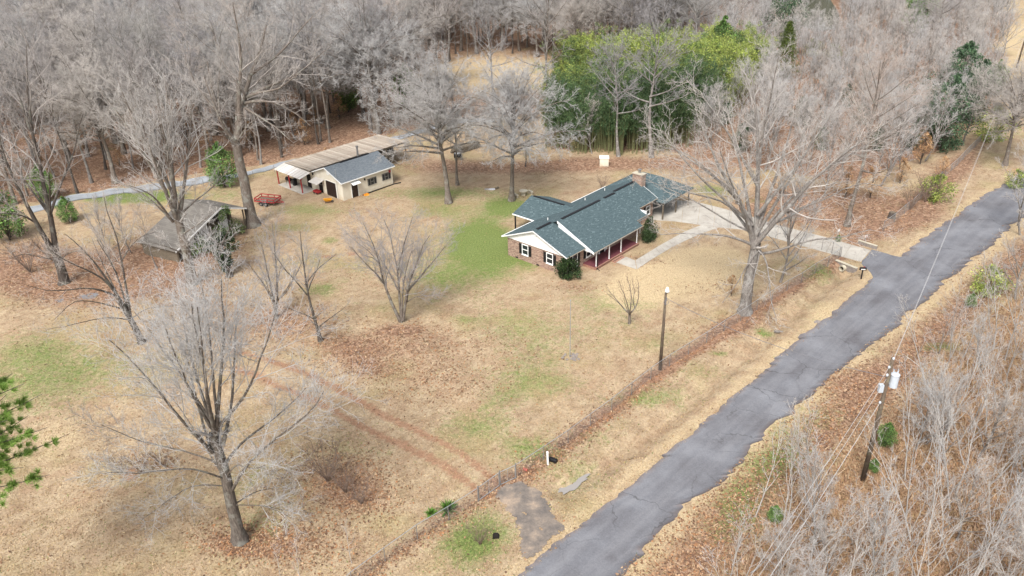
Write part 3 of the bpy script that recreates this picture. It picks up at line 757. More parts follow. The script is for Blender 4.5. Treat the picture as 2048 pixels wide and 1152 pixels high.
# stems for a tree of a general habit
def habit(seed, H, crown_r, first=.35, nl=14, r=.3, lean=(0, 0), a_lo=70, a_hi=25, droop=0.0, fork=0, prof=1.0):
    rng = np.random.default_rng(seed + 999)
    K = 8; z = np.linspace(0, H * .93, K)
    wx, wy = np.cumsum(rng.normal(0, .014 * H, K)), np.cumsum(rng.normal(0, .014 * H, K)); wx[0] = wy[0] = 0
    trunk = [(lean[0] * (zz / H) + wx[i] - wx[0], lean[1] * (zz / H) + wy[i] - wy[0], zz) for i, zz in enumerate(z)]
    st = [(trunk, r, r * .12, max(first, .5))]
    T = np.array(trunk)
    for k in range(nl):
        t = first + (.97 - first) * (k + rng.random() * .8) / nl
        x = t * (K - 1); i = min(int(x), K - 2); p = T[i] * (1 - x + i) + T[i + 1] * (x - i)
        az = k * 2.4 + rng.normal(0, .4)
        q = (t - first) / (1 - first)
        ln = crown_r * (.35 + .75 * math.sin(math.pi * min(1, (q * .8 + .22) ** prof))) * rng.uniform(.8, 1.2)
        a = math.radians(a_lo + (a_hi - a_lo) * q + rng.normal(0, 7))
        pts = [p]; d = np.array([math.sin(a) * math.cos(az), math.sin(a) * math.sin(az), math.cos(a)])
        for j in range(5):
            d = d + np.array([rng.normal(0, .10), rng.normal(0, .10), rng.normal(.07 - droop * j * .06, .07)]); d /= np.linalg.norm(d)
            pts.append(pts[-1] + d * ln / 5)
        rl = r * (1 - t) * .62 + r * .09
        st.append((pts, rl, rl * .2, .15))
    return st
def traced(base, stems, seed=0, depth=4.0):
    """limbs surveyed off the photograph, each led forward or back from the trunk so that the crown has its depth"""
    b = gat(*base); rng = random.Random(seed)
    fw = Vector((b.x, b.y, 0)).normalized()
    out = []
    for pix, r0, r1, tf, dp in stems:
        pts = []
        for k, p in enumerate(pix):
            d = ray(*p)
            off = dp * depth * (k / max(1, len(pix) - 1)) if dp is not None else 0
            t = (b.dot(fw) + off) / d.dot(fw)
            pts.append(Vector((d.x * t - b.x, d.y * t - b.y, CAM_H + d.z * t - b.z)))
        out.append((pts, r0, r1, tf))
    return b, out
def extra(stems, b, n, seed, r=None):
    """further limbs like the surveyed ones, growing to the near and the far side of the crown"""
    rng = random.Random(seed); add = []
    for k in range(n):
        pts, r0, r1, tf = stems[1 + rng.randrange(len(stems) - 1)]
        a = rng.choice([-1, 1]) * rng.uniform(.8, 2.2); p0 = pts[0]
        R = Matrix.Rotation(a, 3, 'Z'); s = rng.uniform(.7, .95)
        add.append(([p0 + R @ ((p - p0) * s) for p in pts], r0 * .8, r1, tf))
    return stems + add
M['bark_mid'] = mk_bark('bark_mid', (.055, .045, .037), (.165, .14, .118), (.23, .23, .20))
# -------- trees of the yard, each grown after its own likeness
def yard(name, base, stems, label, seed, depth=4.0, ex=0, **kw):
    b, st = traced(base, stems, seed, depth)
    if ex: st = extra(st, b, ex, seed)
    return put_tree(name, grow(name, seed, st, **kw), b, label)
yard('bare_maple', (480, 1081), [
    ([(480, 1081), (465, 1014), (451, 950), (439, 904), (431, 865)], 0.460, .30, .55, 0),
    ([(439, 904), (416, 818), (392, 765), (365, 690), (350, 600)], 0.156, .03, .3, .5),
    ([(431, 869), (437, 820), (443, 740), (446, 650), (440, 555)], 0.172, .03, .3, -.3),
    ([(446, 890), (467, 798), (471, 710), (476, 610)], 0.140, .03, .3, .9),
    ([(425, 905), (404, 884), (353, 829), (298, 770), (251, 730), (215, 690)], 0.133, .025, .25, -.3),
    ([(450, 930), (467, 896), (510, 865), (569, 822), (610, 775)], 0.117, .025, .25, .6),
    ([(462, 985), (471, 970), (490, 927), (549, 880), (627, 829), (653, 780)], 0.125, .03, .3, -.7),
    ([(445, 930), (424, 920), (353, 896), (275, 888), (200, 850)], 0.078, .02, .25, .7),
    ([(450, 958), (384, 935), (275, 951), (215, 955)], 0.078, .02, .25, -.6),
    ([(452, 972), (384, 967), (333, 998), (280, 1037)], 0.062, .02, .25, .4),
    ([(466, 1010), (510, 982), (560, 972)], 0.055, .015, .25, .6),
    ([(466, 1010), (525, 1010), (585, 1036)], 0.047, .015, .25, -.6),
    ([(430, 870), (412, 790), (408, 710), (395, 610)], 0.133, .03, .3, -.9),
    ([(435, 855), (486, 802), (522, 730), (548, 640)], 0.125, .03, .3, -.8),
    ([(433, 862), (390, 790), (330, 700), (270, 620)], 0.117, .025, .3, .9),
    ([(436, 850), (425, 740), (420, 640), (400, 545)], 0.117, .025, .35, .2)],
    'grey bare tree with a fan of upright limbs at the front left of the yard', 11, 5.5, 6, dens=1.6, l1=.5, l1min=2.2, n2=7, l2=.5, n3=6, l3=.55, n4=3, l4=.6, ang=.55, up=.06, twig_r=.0105, bark='bark_mid', twig='twig_pale')
yard('bare_maple', (803, 645), [
    ([(803, 648), (799, 635), (789, 620), (775, 590), (762, 547), (755, 510), (742, 480), (726, 442)], .20, .03, .3, 0),
    ([(803, 645), (799, 588), (796, 536), (790, 502), (784, 470), (770, 440)], .17, .03, .35, .6),
    ([(796, 540), (803, 505), (815, 470), (822, 455), (828, 435)], .11, .02, .2, -.5),
    ([(806, 640), (812, 601), (817, 560), (830, 536), (838, 518), (841, 497), (856, 474)], .18, .03, .3, -.4),
    ([(815, 583), (835, 560), (856, 534), (874, 518), (890, 497), (912, 475)], .12, .02, .2, .7),
    ([(814, 604), (832, 592), (861, 591), (884, 588)], .06, .015, .3, -.4),
    ([(796, 580), (781, 547), (765, 523), (752, 500)], .10, .02, .2, .8),
    ([(770, 570), (748, 540), (720, 515), (700, 490)], .08, .02, .2, -.8),
    ([(757, 525), (738, 500), (712, 482), (692, 466)], .06, .015, .2, .5)],
    'bare multi-stemmed tree spreading from one foot in the middle of the lawn', 12, 4.0, 5, dens=2.2, l1=.46, l1min=1.3, n2=6, n3=6, n4=3, ang=.6, up=.085, twig_r=.0085, bark='bark', twig='twig', flare=False)
yard('bare_oak', (1489, 625), [
    ([(1489, 627), (1493, 585), (1499, 545), (1505, 512), (1509, 488)], 0.64, .44, .9, 0),
    ([(1507, 495), (1504, 460), (1494, 430), (1478, 402), (1458, 372), (1440, 340), (1415, 285), (1400, 230)], 0.320, .05, .3, -.2),
    ([(1510, 490), (1514, 440), (1515, 390), (1514, 350), (1512, 270), (1506, 190), (1500, 135)], 0.336, .05, .3, .4),
    ([(1512, 488), (1535, 458), (1550, 444), (1575, 417), (1600, 385), (1650, 335), (1700, 300), (1755, 262)], 0.304, .05, .25, -.3),
    ([(1505, 490), (1481, 478), (1452, 471), (1410, 470), (1360, 474), (1322, 476)], 0.160, .03, .2, -.8),
    ([(1516, 508), (1541, 509), (1573, 495), (1613, 482), (1654, 475), (1708, 476), (1748, 458)], 0.160, .03, .25, -.6),
    ([(1520, 500), (1534, 515), (1537, 552), (1539, 592), (1543, 612), (1552, 640)], 0.104, .03, .2, -.5),
    ([(1502, 468), (1476, 431), (1455, 400), (1411, 393), (1366, 388), (1344, 364)], 0.176, .03, .25, .5),
    ([(1546, 447), (1586, 431), (1613, 412), (1640, 398), (1680, 374)], 0.144, .03, .25, .7),
    ([(1508, 480), (1490, 380), (1470, 300), (1440, 200)], 0.240, .04, .3, .9),
    ([(1512, 470), (1540, 380), (1570, 290), (1590, 190)], 0.256, .04, .3, .8),
    ([(1505, 450), (1440, 390), (1380, 330), (1330, 260)], 0.176, .03, .3, -.5),
    ([(1515, 430), (1580, 350), (1640, 260), (1680, 190)], 0.200, .03, .3, .2),
    ([(1478, 402), (1430, 350), (1370, 300), (1310, 290)], 0.120, .025, .25, .3),
    ([(1504, 440), (1464, 385), (1424, 350), (1374, 320), (1324, 280), (1286, 250)], 0.160, .025, .25, .2),
    ([(1514, 370), (1474, 300), (1439, 240), (1404, 200), (1374, 165)], 0.160, .025, .25, -.3),
    ([(1514, 350), (1529, 240), (1544, 175), (1556, 115)], 0.160, .025, .3, -.5),
    ([(1535, 450), (1560, 415), (1609, 370), (1674, 320), (1749, 280), (1815, 240)], 0.160, .025, .3, .3),
    ([(1574, 425), (1649, 400), (1724, 360), (1785, 380)], 0.104, .02, .3, -.4),
    ([(1503, 465), (1449, 440), (1404, 410), (1344, 385), (1286, 360)], 0.120, .02, .3, .2)],
    'largest bare oak by the road fence, low limbs reaching over the lawn', 13, 6.0, 4, dens=1.1, l1=.36, l1min=2.0, n2=6, l2=.55, n3=6, l3=.5, n4=3, ang=.75, up=.06, wob=.17, twig_r=.0105, bark='bark_pale', twig='twig_pale')
yard('bare_oak', (505, 452), [
    ([(507, 452), (500, 420), (491, 371), (482, 320), (474, 278)], .80, .52, .95, 0),
    ([(474, 278), (480, 240), (487, 208), (494, 170), (500, 142), (520, 90), (530, 40)], .50, .06, .3, .2),
    ([(474, 285), (455, 270), (440, 230), (425, 180), (415, 120)], .36, .05, .3, .4),
    ([(480, 240), (476, 190), (488, 130), (480, 70), (470, 10)], .35, .05, .3, -.4),
    ([(490, 206), (520, 200), (555, 205), (590, 224), (622, 250)], .22, .03, .2, -.6),
    ([(494, 194), (541, 167), (590, 156), (625, 121), (662, 92)], .25, .03, .2, .4),
    ([(488, 215), (530, 240), (560, 262), (590, 290)], .18, .03, .2, -.9),
    ([(470, 290), (440, 262), (410, 240), (385, 232)], .18, .03, .3, -.6),
    ([(500, 150), (560, 110), (600, 60), (640, 20)], .22, .03, .25, .7),
    ([(440, 230), (405, 190), (380, 150), (365, 110)], .18, .03, .25, .6)],
    'tallest bare oak with a thick grey trunk beside the red trailer', 14, 6.0, 7, dens=1.25, l1=.38, l1min=2.0, n2=7, n3=6, n4=3, ang=.75, up=.06, wob=.17, twig_r=.013, twig='twig')
yard('bare_maple', (386, 570), [
    ([(386, 572), (379, 530), (370, 500), (361, 465), (354, 440)], .62, .42, .9, 0),
    ([(355, 445), (346, 420), (332, 385), (316, 345), (295, 288), (270, 240)], .28, .04, .3, -.4),
    ([(356, 440), (352, 400), (345, 350), (340, 290), (335, 220), (325, 150)], .32, .04, .3, .3),
    ([(358, 440), (366, 390), (372, 330), (380, 260), (385, 180)], .26, .04, .3, .5),
    ([(346, 444), (328, 420), (310, 396), (285, 380), (255, 372)], .16, .03, .2, -.6),
    ([(333, 385), (300, 330), (243, 229), (200, 178)], .22, .03, .3, .5),
    ([(352, 400), (300, 300), (257, 208), (236, 150)], .22, .03, .3, -.2),
    ([(360, 430), (390, 400), (420, 380), (450, 350)], .14, .025, .2, .6),
    ([(362, 470), (395, 450), (430, 425)], .10, .02, .3, -.5),
    ([(372, 510), (330, 490), (290, 480)], .09, .02, .3, -.5),
    ([(378, 500), (420, 494), (460, 478)], .08, .02, .3, -.7)],
    'tall pale bare tree rising in front of the old shed roof', 15, 5.0, 8, dens=1.4, l1=.42, l1min=1.8, n2=6, n3=7, n4=3, ang=.62, up=.075, twig_r=.0115, twig='twig_pale')
yard('bare_oak', (128, 566), [
    ([(130, 568), (124, 545), (117, 524), (111, 508)], .62, .46, .95, 0),
    ([(112, 512), (99, 490), (77, 455), (56, 420), (38, 385), (15, 335), (0, 290), (-20, 220)], .34, .04, .35, -.3),
    ([(113, 512), (110, 475), (101, 430), (92, 380), (80, 320), (64, 260), (55, 180), (60, 90)], .36, .04, .35, .3),
    ([(100, 430), (120, 370), (150, 300), (165, 220)], .18, .03, .3, .5),
    ([(70, 445), (45, 430), (15, 425), (-20, 430)], .10, .02, .2, -.6),
    ([(117, 524), (90, 515), (50, 505), (20, 512)], .08, .02, .2, -.7),
    ([(118, 520), (140, 505), (165, 498)], .07, .02, .2, -.6),
    ([(60, 260), (40, 200), (20, 150)], .14, .02, .3, .6)],
    'dark twin-trunked oak leaning left at the left edge of the leafy yard', 16, 5.0, 6, dens=1.4, l1=.36, l1min=1.8, n2=6, n3=6, n4=3, ang=.75, up=.05, wob=.17, twig_r=.0105, bark='bark_dark')
yard('leaning_tree', (284, 684), [
    ([(284, 684), (266, 645), (250, 615), (238, 598)], .34, .24, .95, 0),
    ([(248, 612), (226, 576), (203, 545), (180, 513), (158, 490), (130, 470)], .18, .03, .4, .2),
    ([(240, 600), (210, 556), (171, 536), (126, 516), (95, 490)], .14, .025, .35, -.5),
    ([(238, 596), (199, 576), (153, 574), (102, 588), (50, 572)], .12, .02, .4, -.8),
    ([(246, 618), (192, 603), (150, 598), (110, 640)], .08, .02, .4, -.6),
    ([(260, 640), (210, 632), (150, 650), (90, 660)], .07, .015, .4, -.9),
    ([(262, 640), (252, 570), (242, 524), (237, 480), (214, 440), (203, 400)], .16, .03, .4, .4),
    ([(242, 524), (262, 490), (285, 470), (310, 465)], .07, .015, .3, .5)],
    'tree leaning far to the left over the leafy ground beside the big maple', 17, 4.0, 3, dens=1.4, l1=.36, l1min=1.3, n2=6, n3=5, n4=2, ang=.75, up=.03, twig_r=.009, bark='bark_dark')
yard('bare_sapling', (640, 681), [
    ([(641, 682), (637, 655), (622, 620), (614, 590), (608, 560), (603, 520), (596, 470)], .19, .03, .4, 0),
    ([(630, 640), (612, 628), (590, 622), (570, 612)], .06, .015, .3, -.5),
    ([(636, 655), (655, 640), (680, 622), (692, 612)], .07, .015, .3, .5),
    ([(614, 590), (590, 560), (565, 535), (545, 505)], .08, .02, .25, -.4),
    ([(610, 570), (632, 540), (655, 520), (672, 505)], .08, .02, .25, .4)],
    'small dark bare tree leaning left at the end of the red ruts', 18, 3.0, 5, dens=2.0, l1=.40, l1min=1.1, n2=6, n3=5, n4=2, ang=.7, up=.07, twig_r=.009, bark='bark_dark')
yard('bare_sapling', (551, 636), [
    ([(553, 638), (548, 600), (538, 560), (528, 520), (520, 480)], .19, .03, .4, 0),
    ([(553, 638), (556, 590), (554, 540), (550, 490), (546, 440)], .17, .03, .4, .4),
    ([(548, 610), (530, 570), (512, 545), (495, 520)], .10, .02, .25, -.4),
    ([(556, 600), (580, 570), (598, 540), (612, 500)], .10, .02, .25, .5)],
    'pale two-stemmed bare tree between the ivy trunk and the lawn', 19, 3.0, 5, dens=2.0, l1=.40, l1min=1.2, n2=6, n3=5, n4=2, ang=.6, up=.09, twig_r=.009)
yard('pruned_tree', (1258, 649), [
    ([(1258, 650), (1259, 640), (1259, 627)], .17, .13, .99, 0),
    ([(1259, 628), (1248, 618), (1240, 606), (1226, 590), (1216, 572)], .085, .012, .5, 0),
    ([(1259, 628), (1270, 618), (1275, 605), (1278, 588), (1277, 566)], .085, .012, .5, .2),
    ([(1259, 628), (1256, 612), (1250, 590), (1240, 566)], .07, .012, .5, -.6),
    ([(1259, 628), (1262, 610), (1262, 588), (1258, 562)], .07, .012, .5, .6),
    ([(1248, 618), (1236, 604), (1222, 594), (1211, 584)], .05, .01, .4, .5),
    ([(1270, 618), (1266, 600), (1270, 580), (1266, 560)], .05, .01, .4, -.5)],
    'small pruned tree with a goblet of upright shoots near the tall pole', 20, 2.0, 3, dens=2.2, l1=.42, l1min=.7, n2=3, l2=.45, n3=0, ang=.32, up=.12, twig_r=.010, bark='bark', twig='twig_brown', flare=False)
yard('ivy_clad_trunk', (457, 551), [
    ([(459, 553), (455, 530), (447, 510), (440, 492)], .36, .24, .8, 0),
    ([(441, 495), (425, 480), (405, 470)], .12, .03, .3, .2), ([(441, 495), (455, 465), (470, 440)], .12, .03, .3, -.3), ([(445, 505), (475, 490), (500, 480)], .09, .02, .3, .3)],
    'dead leaning trunk wrapped in dark ivy before the old shed', 21, 3.0, 2, dens=1.2, l1min=.8, n2=4, n3=3, n4=0, bark='bark_dark')
# -------- general habits, one mesh pair of each shared by many trees
PT = {}
for k in range(3): PT['oak', k] = grow('oak_habit', 100 + k, habit(100 + k, 22, 6.4, .36, 16, .32, a_lo=72, a_hi=22), bark='bark_pale' if k != 1 else 'bark', dens=1.15, l1=.42, l1min=1.7, n2=6, n3=6, n4=2, up=.06, wob=.15, twig_r=.014)
for k in range(3): PT['pole', k] = grow('pole_habit', 110 + k, habit(110 + k, 20, 3.8, .48, 11, .18, a_lo=58, a_hi=18), bark=('bark', 'bark_pale', 'bark_dark')[k], dens=1.1, l1=.46, l1min=1.3, n2=6, n3=6, n4=2, up=.08, wob=.14, twig_r=.0135)
for k in range(2): PT['round', k] = grow('round_habit', 120 + k, habit(120 + k, 15, 8.4, .45, 38, .40, a_lo=78, a_hi=14, droop=1.3, prof=1.0), dens=2.0, l1=.34, l1min=1.6, n2=7, l2=.52, n3=7, l3=.55, n4=3, l4=.6, up=.0, ang=.8, wob=.15, twig_r=.0115, twig='twig_pale')
for k in range(3): PT['sap', k] = grow('sapling_habit', 130 + k, habit(130 + k, 9, 2.3, .18, 8, .06, a_lo=36, a_hi=12), dens=1.0, l1=.36, l1min=.8, n2=4, n3=3, n4=0, up=.08, wob=.07, ang=.5, twig_r=.0085, twig='twig_pale', bark='bark_sapling', flare=False)
for k in range(2): PT['thicket', k] = grow('thicket_habit', 140 + k, habit(140 + k, 10, 4.2, .12, 18, .12, a_lo=50, a_hi=14), dens=1.2, l1=.40, l1min=1.1, n2=6, n3=6, n4=2, up=.10, wob=.11, ang=.55, twig_r=.010, twig='twig_pale', bark='bark_pale', flare=False)
for k in range(2): PT['brush', k] = grow('brush_habit', 150 + k, [([(0, 0, 0), (math.cos(a) * .3, math.sin(a) * .3, .7), (math.cos(a) * .95, math.sin(a) * .95, 1.9 + .5 * math.sin(a * 3 + k))], .02, .006, .2) for a in np.arange(12) * .53 + k], dens=2.2, l1=.35, l1min=.35, n2=4, n3=3, n4=0, up=.04, wob=.16, ang=.6, twig_r=.007, twig='twig_brown', bark='twig_brown', flare=False)
TH = {'oak': 22, 'pole': 20, 'round': 15, 'sap': 9, 'thicket': 10, 'brush': 2.3}
rr = random.Random(5)
def tree_at(name, kind, base, top, label, var=0, group=None, cat='tree', rz=None, tilt=None):
    h = height_of(base[0], base[1], top) if top is not None else TH[kind]
    return put_tree(name, PT[kind, var], gat(*base), label, cat, group, rr.uniform(0, 6.28) if rz is None else rz, h / TH[kind], tilt)
tree_at('bare_oak', 'round', (897, 406), 165, 'round-crowned bare oak on the lawn by the white outbuilding', 0)
tree_at('bare_oak', 'round', (1023, 401), 185, 'round-crowned bare oak beside the stone picnic table', 1)
tree_at('bare_oak', 'oak', (915, 370), 170, 'leaning slender trunk just behind the round oak by the outbuilding', 1, tilt=(0.0, -.12))
tree_at('bare_oak', 'pole', (1051, 333), 200, 'slender bare tree standing behind the oak by the picnic table', 2)
tree_at('bare_oak', 'oak', (1695, 450), 95, 'thick-trunked bare oak across the concrete drive from the lawn', 1)
tree_at('bare_oak', 'oak', (1237, 313), 70, 'tall bare tree with a straight pale trunk before the bamboo', 0)
tree_at('bare_oak', 'oak', (1303, 313), 5, 'tall bare tree rising through the right half of the bamboo', 2)
tree_at('bare_oak', 'oak', (1098, 222), -40, 'tall bare tree with a long low limb at the left edge of the bamboo', 1)
tree_at('bare_oak', 'oak', (990, 205), 0, 'tall pale bare tree at the near edge of the open field', 0)
tree_at('bare_oak', 'thicket', (1184, 308), 205, 'small bare tree at the foot of the bamboo, left of the straight trunk', 0)
tree_at('bare_oak', 'pole', (660, 284), 20, 'bare tree with a stout dark foot behind the outbuilding roof', 0)
tree_at('bare_oak', 'pole', (522, 328), 80, 'slim bare tree beside the grey lane, left of the outbuilding', 1)
tree_at('bare_oak', 'pole', (563, 306), 90, 'slim bare tree behind the lane, between two others left of the outbuilding', 2)
tree_at('bare_oak', 'oak', (758, 268), -30, 'dark straight bare tree behind the tin roof of the outbuilding', 2)
tree_at('bare_sapling', 'thicket', (233, 548), 405, 'slender dark tree among leaf litter left of the pale tall tree', 1)
tree_at('bare_sapling', 'pole', (314, 536), 395, 'thin bare tree just left of the old shed', 1)
tree_at('bare_sapling', 'thicket', (262, 505), 400, 'thin bare tree on the leafy ground below the grey lane', 0)
tree_at('bare_sapling', 'sap', (704, 1130), 1040, 'small pale sapling by the bottom end of the chain link fence', 0)
tree_at('bare_sapling', 'sap', (606, 1165), 1075, 'small pale sapling cut by the bottom edge of the view', 1)
tree_at('bare_sapling', 'sap', (560, 1150), 1085, 'faint grey sapling left of two others along the bottom edge', 2)
tree_at('crape_myrtle', 'thicket', (1561, 563), 345, 'many-stemmed bare tree beside the big oak, between drive and fence', 1)
tree_at('crape_myrtle', 'sap', (1457, 462), 385, 'reddish bare shrub tree at the bend of the concrete drive', 1)
tree_at('bare_sapling', 'brush', (1205, 378), 348, 'low bare bush standing on the grass behind the brick house', 0)
tree_at('bare_oak', 'round', (2010, 330), 160, 'pale spreading bare tree beside the road at the right edge', 1)
tree_at('bare_oak', 'oak', (1858, 120), -80, 'tall grey forked tree above the dark evergreens at the upper right', 0)
tree_at('bare_oak', 'pole', (1690, 80), -60, 'thin dark dead-looking tree beside the pond', 0)
for q, (bx, by, tp) in enumerate(((1648, 392, 215), (1530, 345, 160), (1760, 372, 190))):
    tree_at('bare_oak', 'thicket', (bx, by), tp, ('grey many-stemmed tree behind the drive, left of the thick-trunked oak', 'grey many-stemmed tree at the thicket edge behind the big oak', 'grey many-stemmed tree right of the thick-trunked oak')[q], q % 2)
for q, (bx, by, tp) in enumerate(((1850, 322, 170), (1925, 290, 140), (1800, 345, 180), (1965, 262, 150))):
    tree_at('bare_oak', 'thicket', (bx, by), tp, ('grey many-stemmed tree before the dark evergreens, second from the left', 'grey many-stemmed tree before the dark evergreens, second from the right', 'leftmost grey many-stemmed tree before the dark evergreens', 'grey many-stemmed tree at the right foot of the dark evergreens')[q], q % 2)
for q, (bx, by, tp) in enumerate(((655, 962, 880), (690, 985, 925), (722, 1008, 962))):
    tree_at('brush_clump', 'brush', (bx, by), tp, ('tallest brown brush clump in the grass below the red ruts', 'middle one of three brown brush clumps in a row on the grass', 'smallest brown brush clump, nearest the chain link fence')[q], q % 2, 'brown brush clumps', 'brush')
for q, (bx, by, tp, lb) in enumerate(((285, 945, 895, 'grey brush heap beside the bare red soil patch under the maple'), (330, 935, 885, 'grey brush heap right behind the maple trunk'), (240, 940, 905, 'small grey brush heap at the left of the red soil patch'), (60, 545, 470, 'grey twiggy bush at the left edge under the dark oak'), (100, 520, 455, 'grey twiggy bush behind the dark twin-trunked oak'), (1820, 420, 360, 'brown brush clump by the roadside fence across the drive'), (1850, 405, 345, 'brown thin brush clump beside the yellow-green roadside shrub'), (960, 1088, 1040, 'brown brush by the dark culvert hole below the fence'))):
    tree_at('brush_clump', 'brush', (bx, by), tp, lb, q % 2, None, 'brush')
# -------- the woods behind: every tree its own, the last rows one mass
cand = []
sp = 5.1
for iy in range(int(250 / sp)):
    for ix in range(-48, 46):
        x = ix * sp * 1.0 + rr.uniform(-2.4, 2.4) + 5; y = 92 + iy * sp + rr.uniform(-2.4, 2.4)
        px, py = [float(v) for v in proj(x, y, 0.0)]
        if not (-160 < px < 2110 and (py > -8 or (1500 < px < 1780 and py > -70))): continue
        if not in_poly(np.array([px]), np.array([py]), WOODS)[0]: continue
        if ((px - 1000) / 150) ** 2 + ((py - 150) / 36) ** 2 < 1: continue
        if 1085 < px < 1400 + max(0, (310 - py)) * .6 and 150 < py < 310: continue
        if ((px - 1632) / 52) ** 2 + ((py - 26) / 50) ** 2 < 1 or (1600 < px < 1672 and 26 < py < 105): continue
        if 1535 < px < 1600 and 150 < py < 235: continue
        if 845 < px < 1130 and 182 < py < 262: continue
        cand.append((py, x, y, px))
cand.sort(reverse=True)
right = lambda px, py: px > 1390 and py > 20
WOOD_ONE = 0
far = []
for q, (py, x, y, px) in enumerate(cand):
    if right(px, py): kind, var = 'thicket', rr.randrange(2)
    else: kind, var = rr.choice([('oak', 0), ('oak', 1), ('oak', 2), ('pole', 0), ('pole', 1), ('pole', 2), ('pole', 0), ('round', 0)])
    s = rr.uniform(.72, 1.1)
    if kind == 'round': s *= 1.15
    if WOOD_ONE >= 296 or (rr.random() < .0):
        far.append((x, y, kind, var, s)); continue
    WOOD_ONE += 1
    if kind == 'thicket': lb, gp = 'many-stemmed grey tree in the dense thicket behind the drive', 'grey thicket trees behind the drive'
    elif kind == 'pole': lb, gp = 'slender bare tree standing in the winter woods behind the buildings', 'slender trees of the winter woods'
    elif px < 420: lb, gp = 'broad bare tree in the winter woods on the left', 'broad trees of the woods on the left'
    else: lb, gp = 'broad bare tree in the winter woods above the lane and field', 'broad trees of the woods above the field'
    put_tree('woodland_tree', PT[kind, var], (x, y, hz(x, y)), lb, 'tree', gp, rr.uniform(0, 6.28), s, (rr.uniform(-.05, .05), rr.uniform(-.05, .05)))
def mass(name, pts, label, protos):
    """one mass of trees past the counted ones: points that carry the same tree meshes"""
    me = bpy.data.meshes.new(name)
    me.from_pydata([(p[0], p[1], hz(p[0], p[1])) for p in pts], [], [])
    keys = sorted(set((p[2], p[3]) for p in pts))
    for nm, ty, vals in (('kind_no', 'INT', [keys.index((p[2], p[3])) for p in pts]), ('size', 'FLOAT', [p[4] for p in pts]), ('turn', 'FLOAT', [rr.uniform(0, 6.28) for p in pts])):
        a = me.attributes.new(nm, ty, 'POINT'); a.data.foreach_set('value', vals)
    o = link(name, me); tag(o, label, None, None, 'stuff')
    ng = bpy.data.node_groups.new(name, 'GeometryNodeTree')
    ng.interface.new_socket('Geometry', in_out='INPUT', socket_type='NodeSocketGeometry')
    ng.interface.new_socket('Geometry', in_out='OUTPUT', socket_type='NodeSocketGeometry')
    gi, go = ng.nodes.new('NodeGroupInput'), ng.nodes.new('NodeGroupOutput')
    join = ng.nodes.new('GeometryNodeJoinGeometry')
    def attr(nm, ty):
        n = ng.nodes.new('GeometryNodeInputNamedAttribute'); n.data_type = ty; n.inputs['Name'].default_value = nm; return n.outputs[0]
    for i, k in enumerate(keys):
        cmp_ = ng.nodes.new('FunctionNodeCompare'); cmp_.data_type = 'INT'; cmp_.operation = 'EQUAL'
        ng.links.new(attr('kind_no', 'INT'), cmp_.inputs[2]); cmp_.inputs[3].default_value = i
        comb = ng.nodes.new('ShaderNodeCombineXYZ'); ng.links.new(attr('turn', 'FLOAT'), comb.inputs[2])
        for ob in protos[k]:
            oi = ng.nodes.new('GeometryNodeObjectInfo'); oi.inputs[0].default_value = ob; oi.inputs[1].default_value = True
            io = ng.nodes.new('GeometryNodeInstanceOnPoints')
            ng.links.new(gi.outputs[0], io.inputs['Points']); ng.links.new(cmp_.outputs[0], io.inputs['Selection'])
            ng.links.new(oi.outputs['Geometry'], io.inputs['Instance']); ng.links.new(comb.outputs[0], io.inputs['Rotation']); ng.links.new(attr('size', 'FLOAT'), io.inputs['Scale'])
            ng.links.new(io.outputs[0], join.inputs[0])
    ng.links.new(join.outputs[0], go.inputs[0])
    md = o.modifiers.new('grow', 'NODES'); md.node_group = ng
protos = {}
for o in list(COL.objects):
    if o.name.startswith(('trunk', 'crown')) and o.parent:
        for k, (a, b) in PT.items():
            if o.data == a: protos.setdefault(k, [None, None])[0] = o
            if o.data == b: protos.setdefault(k, [None, None])[1] = o
if far: mass('far_woods', far, 'bare winter woods running back to the top of the view', protos)
print('woods', len(cand), WOOD_ONE, len(far))
# -------- scrub saplings right of the road
for q, (bx, by, tp, kd) in enumerate(((2040, 470, 300, 'thicket'), (2075, 560, 340, 'pole'), (2030, 600, 430, 'thicket'), (2090, 690, 420, 'pole'), (2010, 720, 540, 'sap'), (2070, 820, 560, 'thicket'), (1960, 830, 660, 'sap'), (2050, 960, 690, 'pole'))):
    tree_at('roadside_tree', kd, (bx, by), tp, ('tall bare tree overhanging the road bend at the right edge', 'tall slim bare tree at the right edge above the bright green bush', 'bare many-stemmed tree at the right edge below the road bend', 'tall slim bare tree at the right edge halfway down the scrub', 'bare many-stemmed tree right of the transformer pole top', 'bare many-stemmed tree at the right edge below the transformer', 'bare many-stemmed tree just right of the grey transformer', 'tall slim bare tree at the right edge near the bottom')[q], q % 2)
n = 0; spots = []
while n < 170:
    px, py = rr.uniform(1330, 2130), rr.uniform(470, 1300)
    p = at(px, py)
    sx = np.interp(p.y, [q[1] for q in SCRUB], [q[0] for q in SCRUB])
    if p.x < sx + 1.6 or (1640 < px < 1800 and 850 < py < 1130): continue
    dens = min(1.0, .12 + (p.x - sx) / 13)
    if rr.random() > dens: continue
    if any((p.x - a) ** 2 + (p.y - b) ** 2 < .8 for a, b in spots): continue
    spots.append((p.x, p.y)); n += 1
    kind, var = ('sap', rr.randrange(3)) if rr.random() < .9 or p.x < sx + 7 else ('thicket', rr.randrange(2))
    s = rr.uniform(.55, 1.15) if kind == 'sap' else rr.uniform(.5, .8)
    put_tree('roadside_sapling', PT[kind, var], (p.x, p.y, hz(p.x, p.y)), 'bare grey sapling in the rust-brown scrub across the road', 'sapling', 'bare saplings in the roadside scrub', rr.uniform(0, 6.28), s, (rr.uniform(-.25, .2), rr.uniform(-.5, .05)))
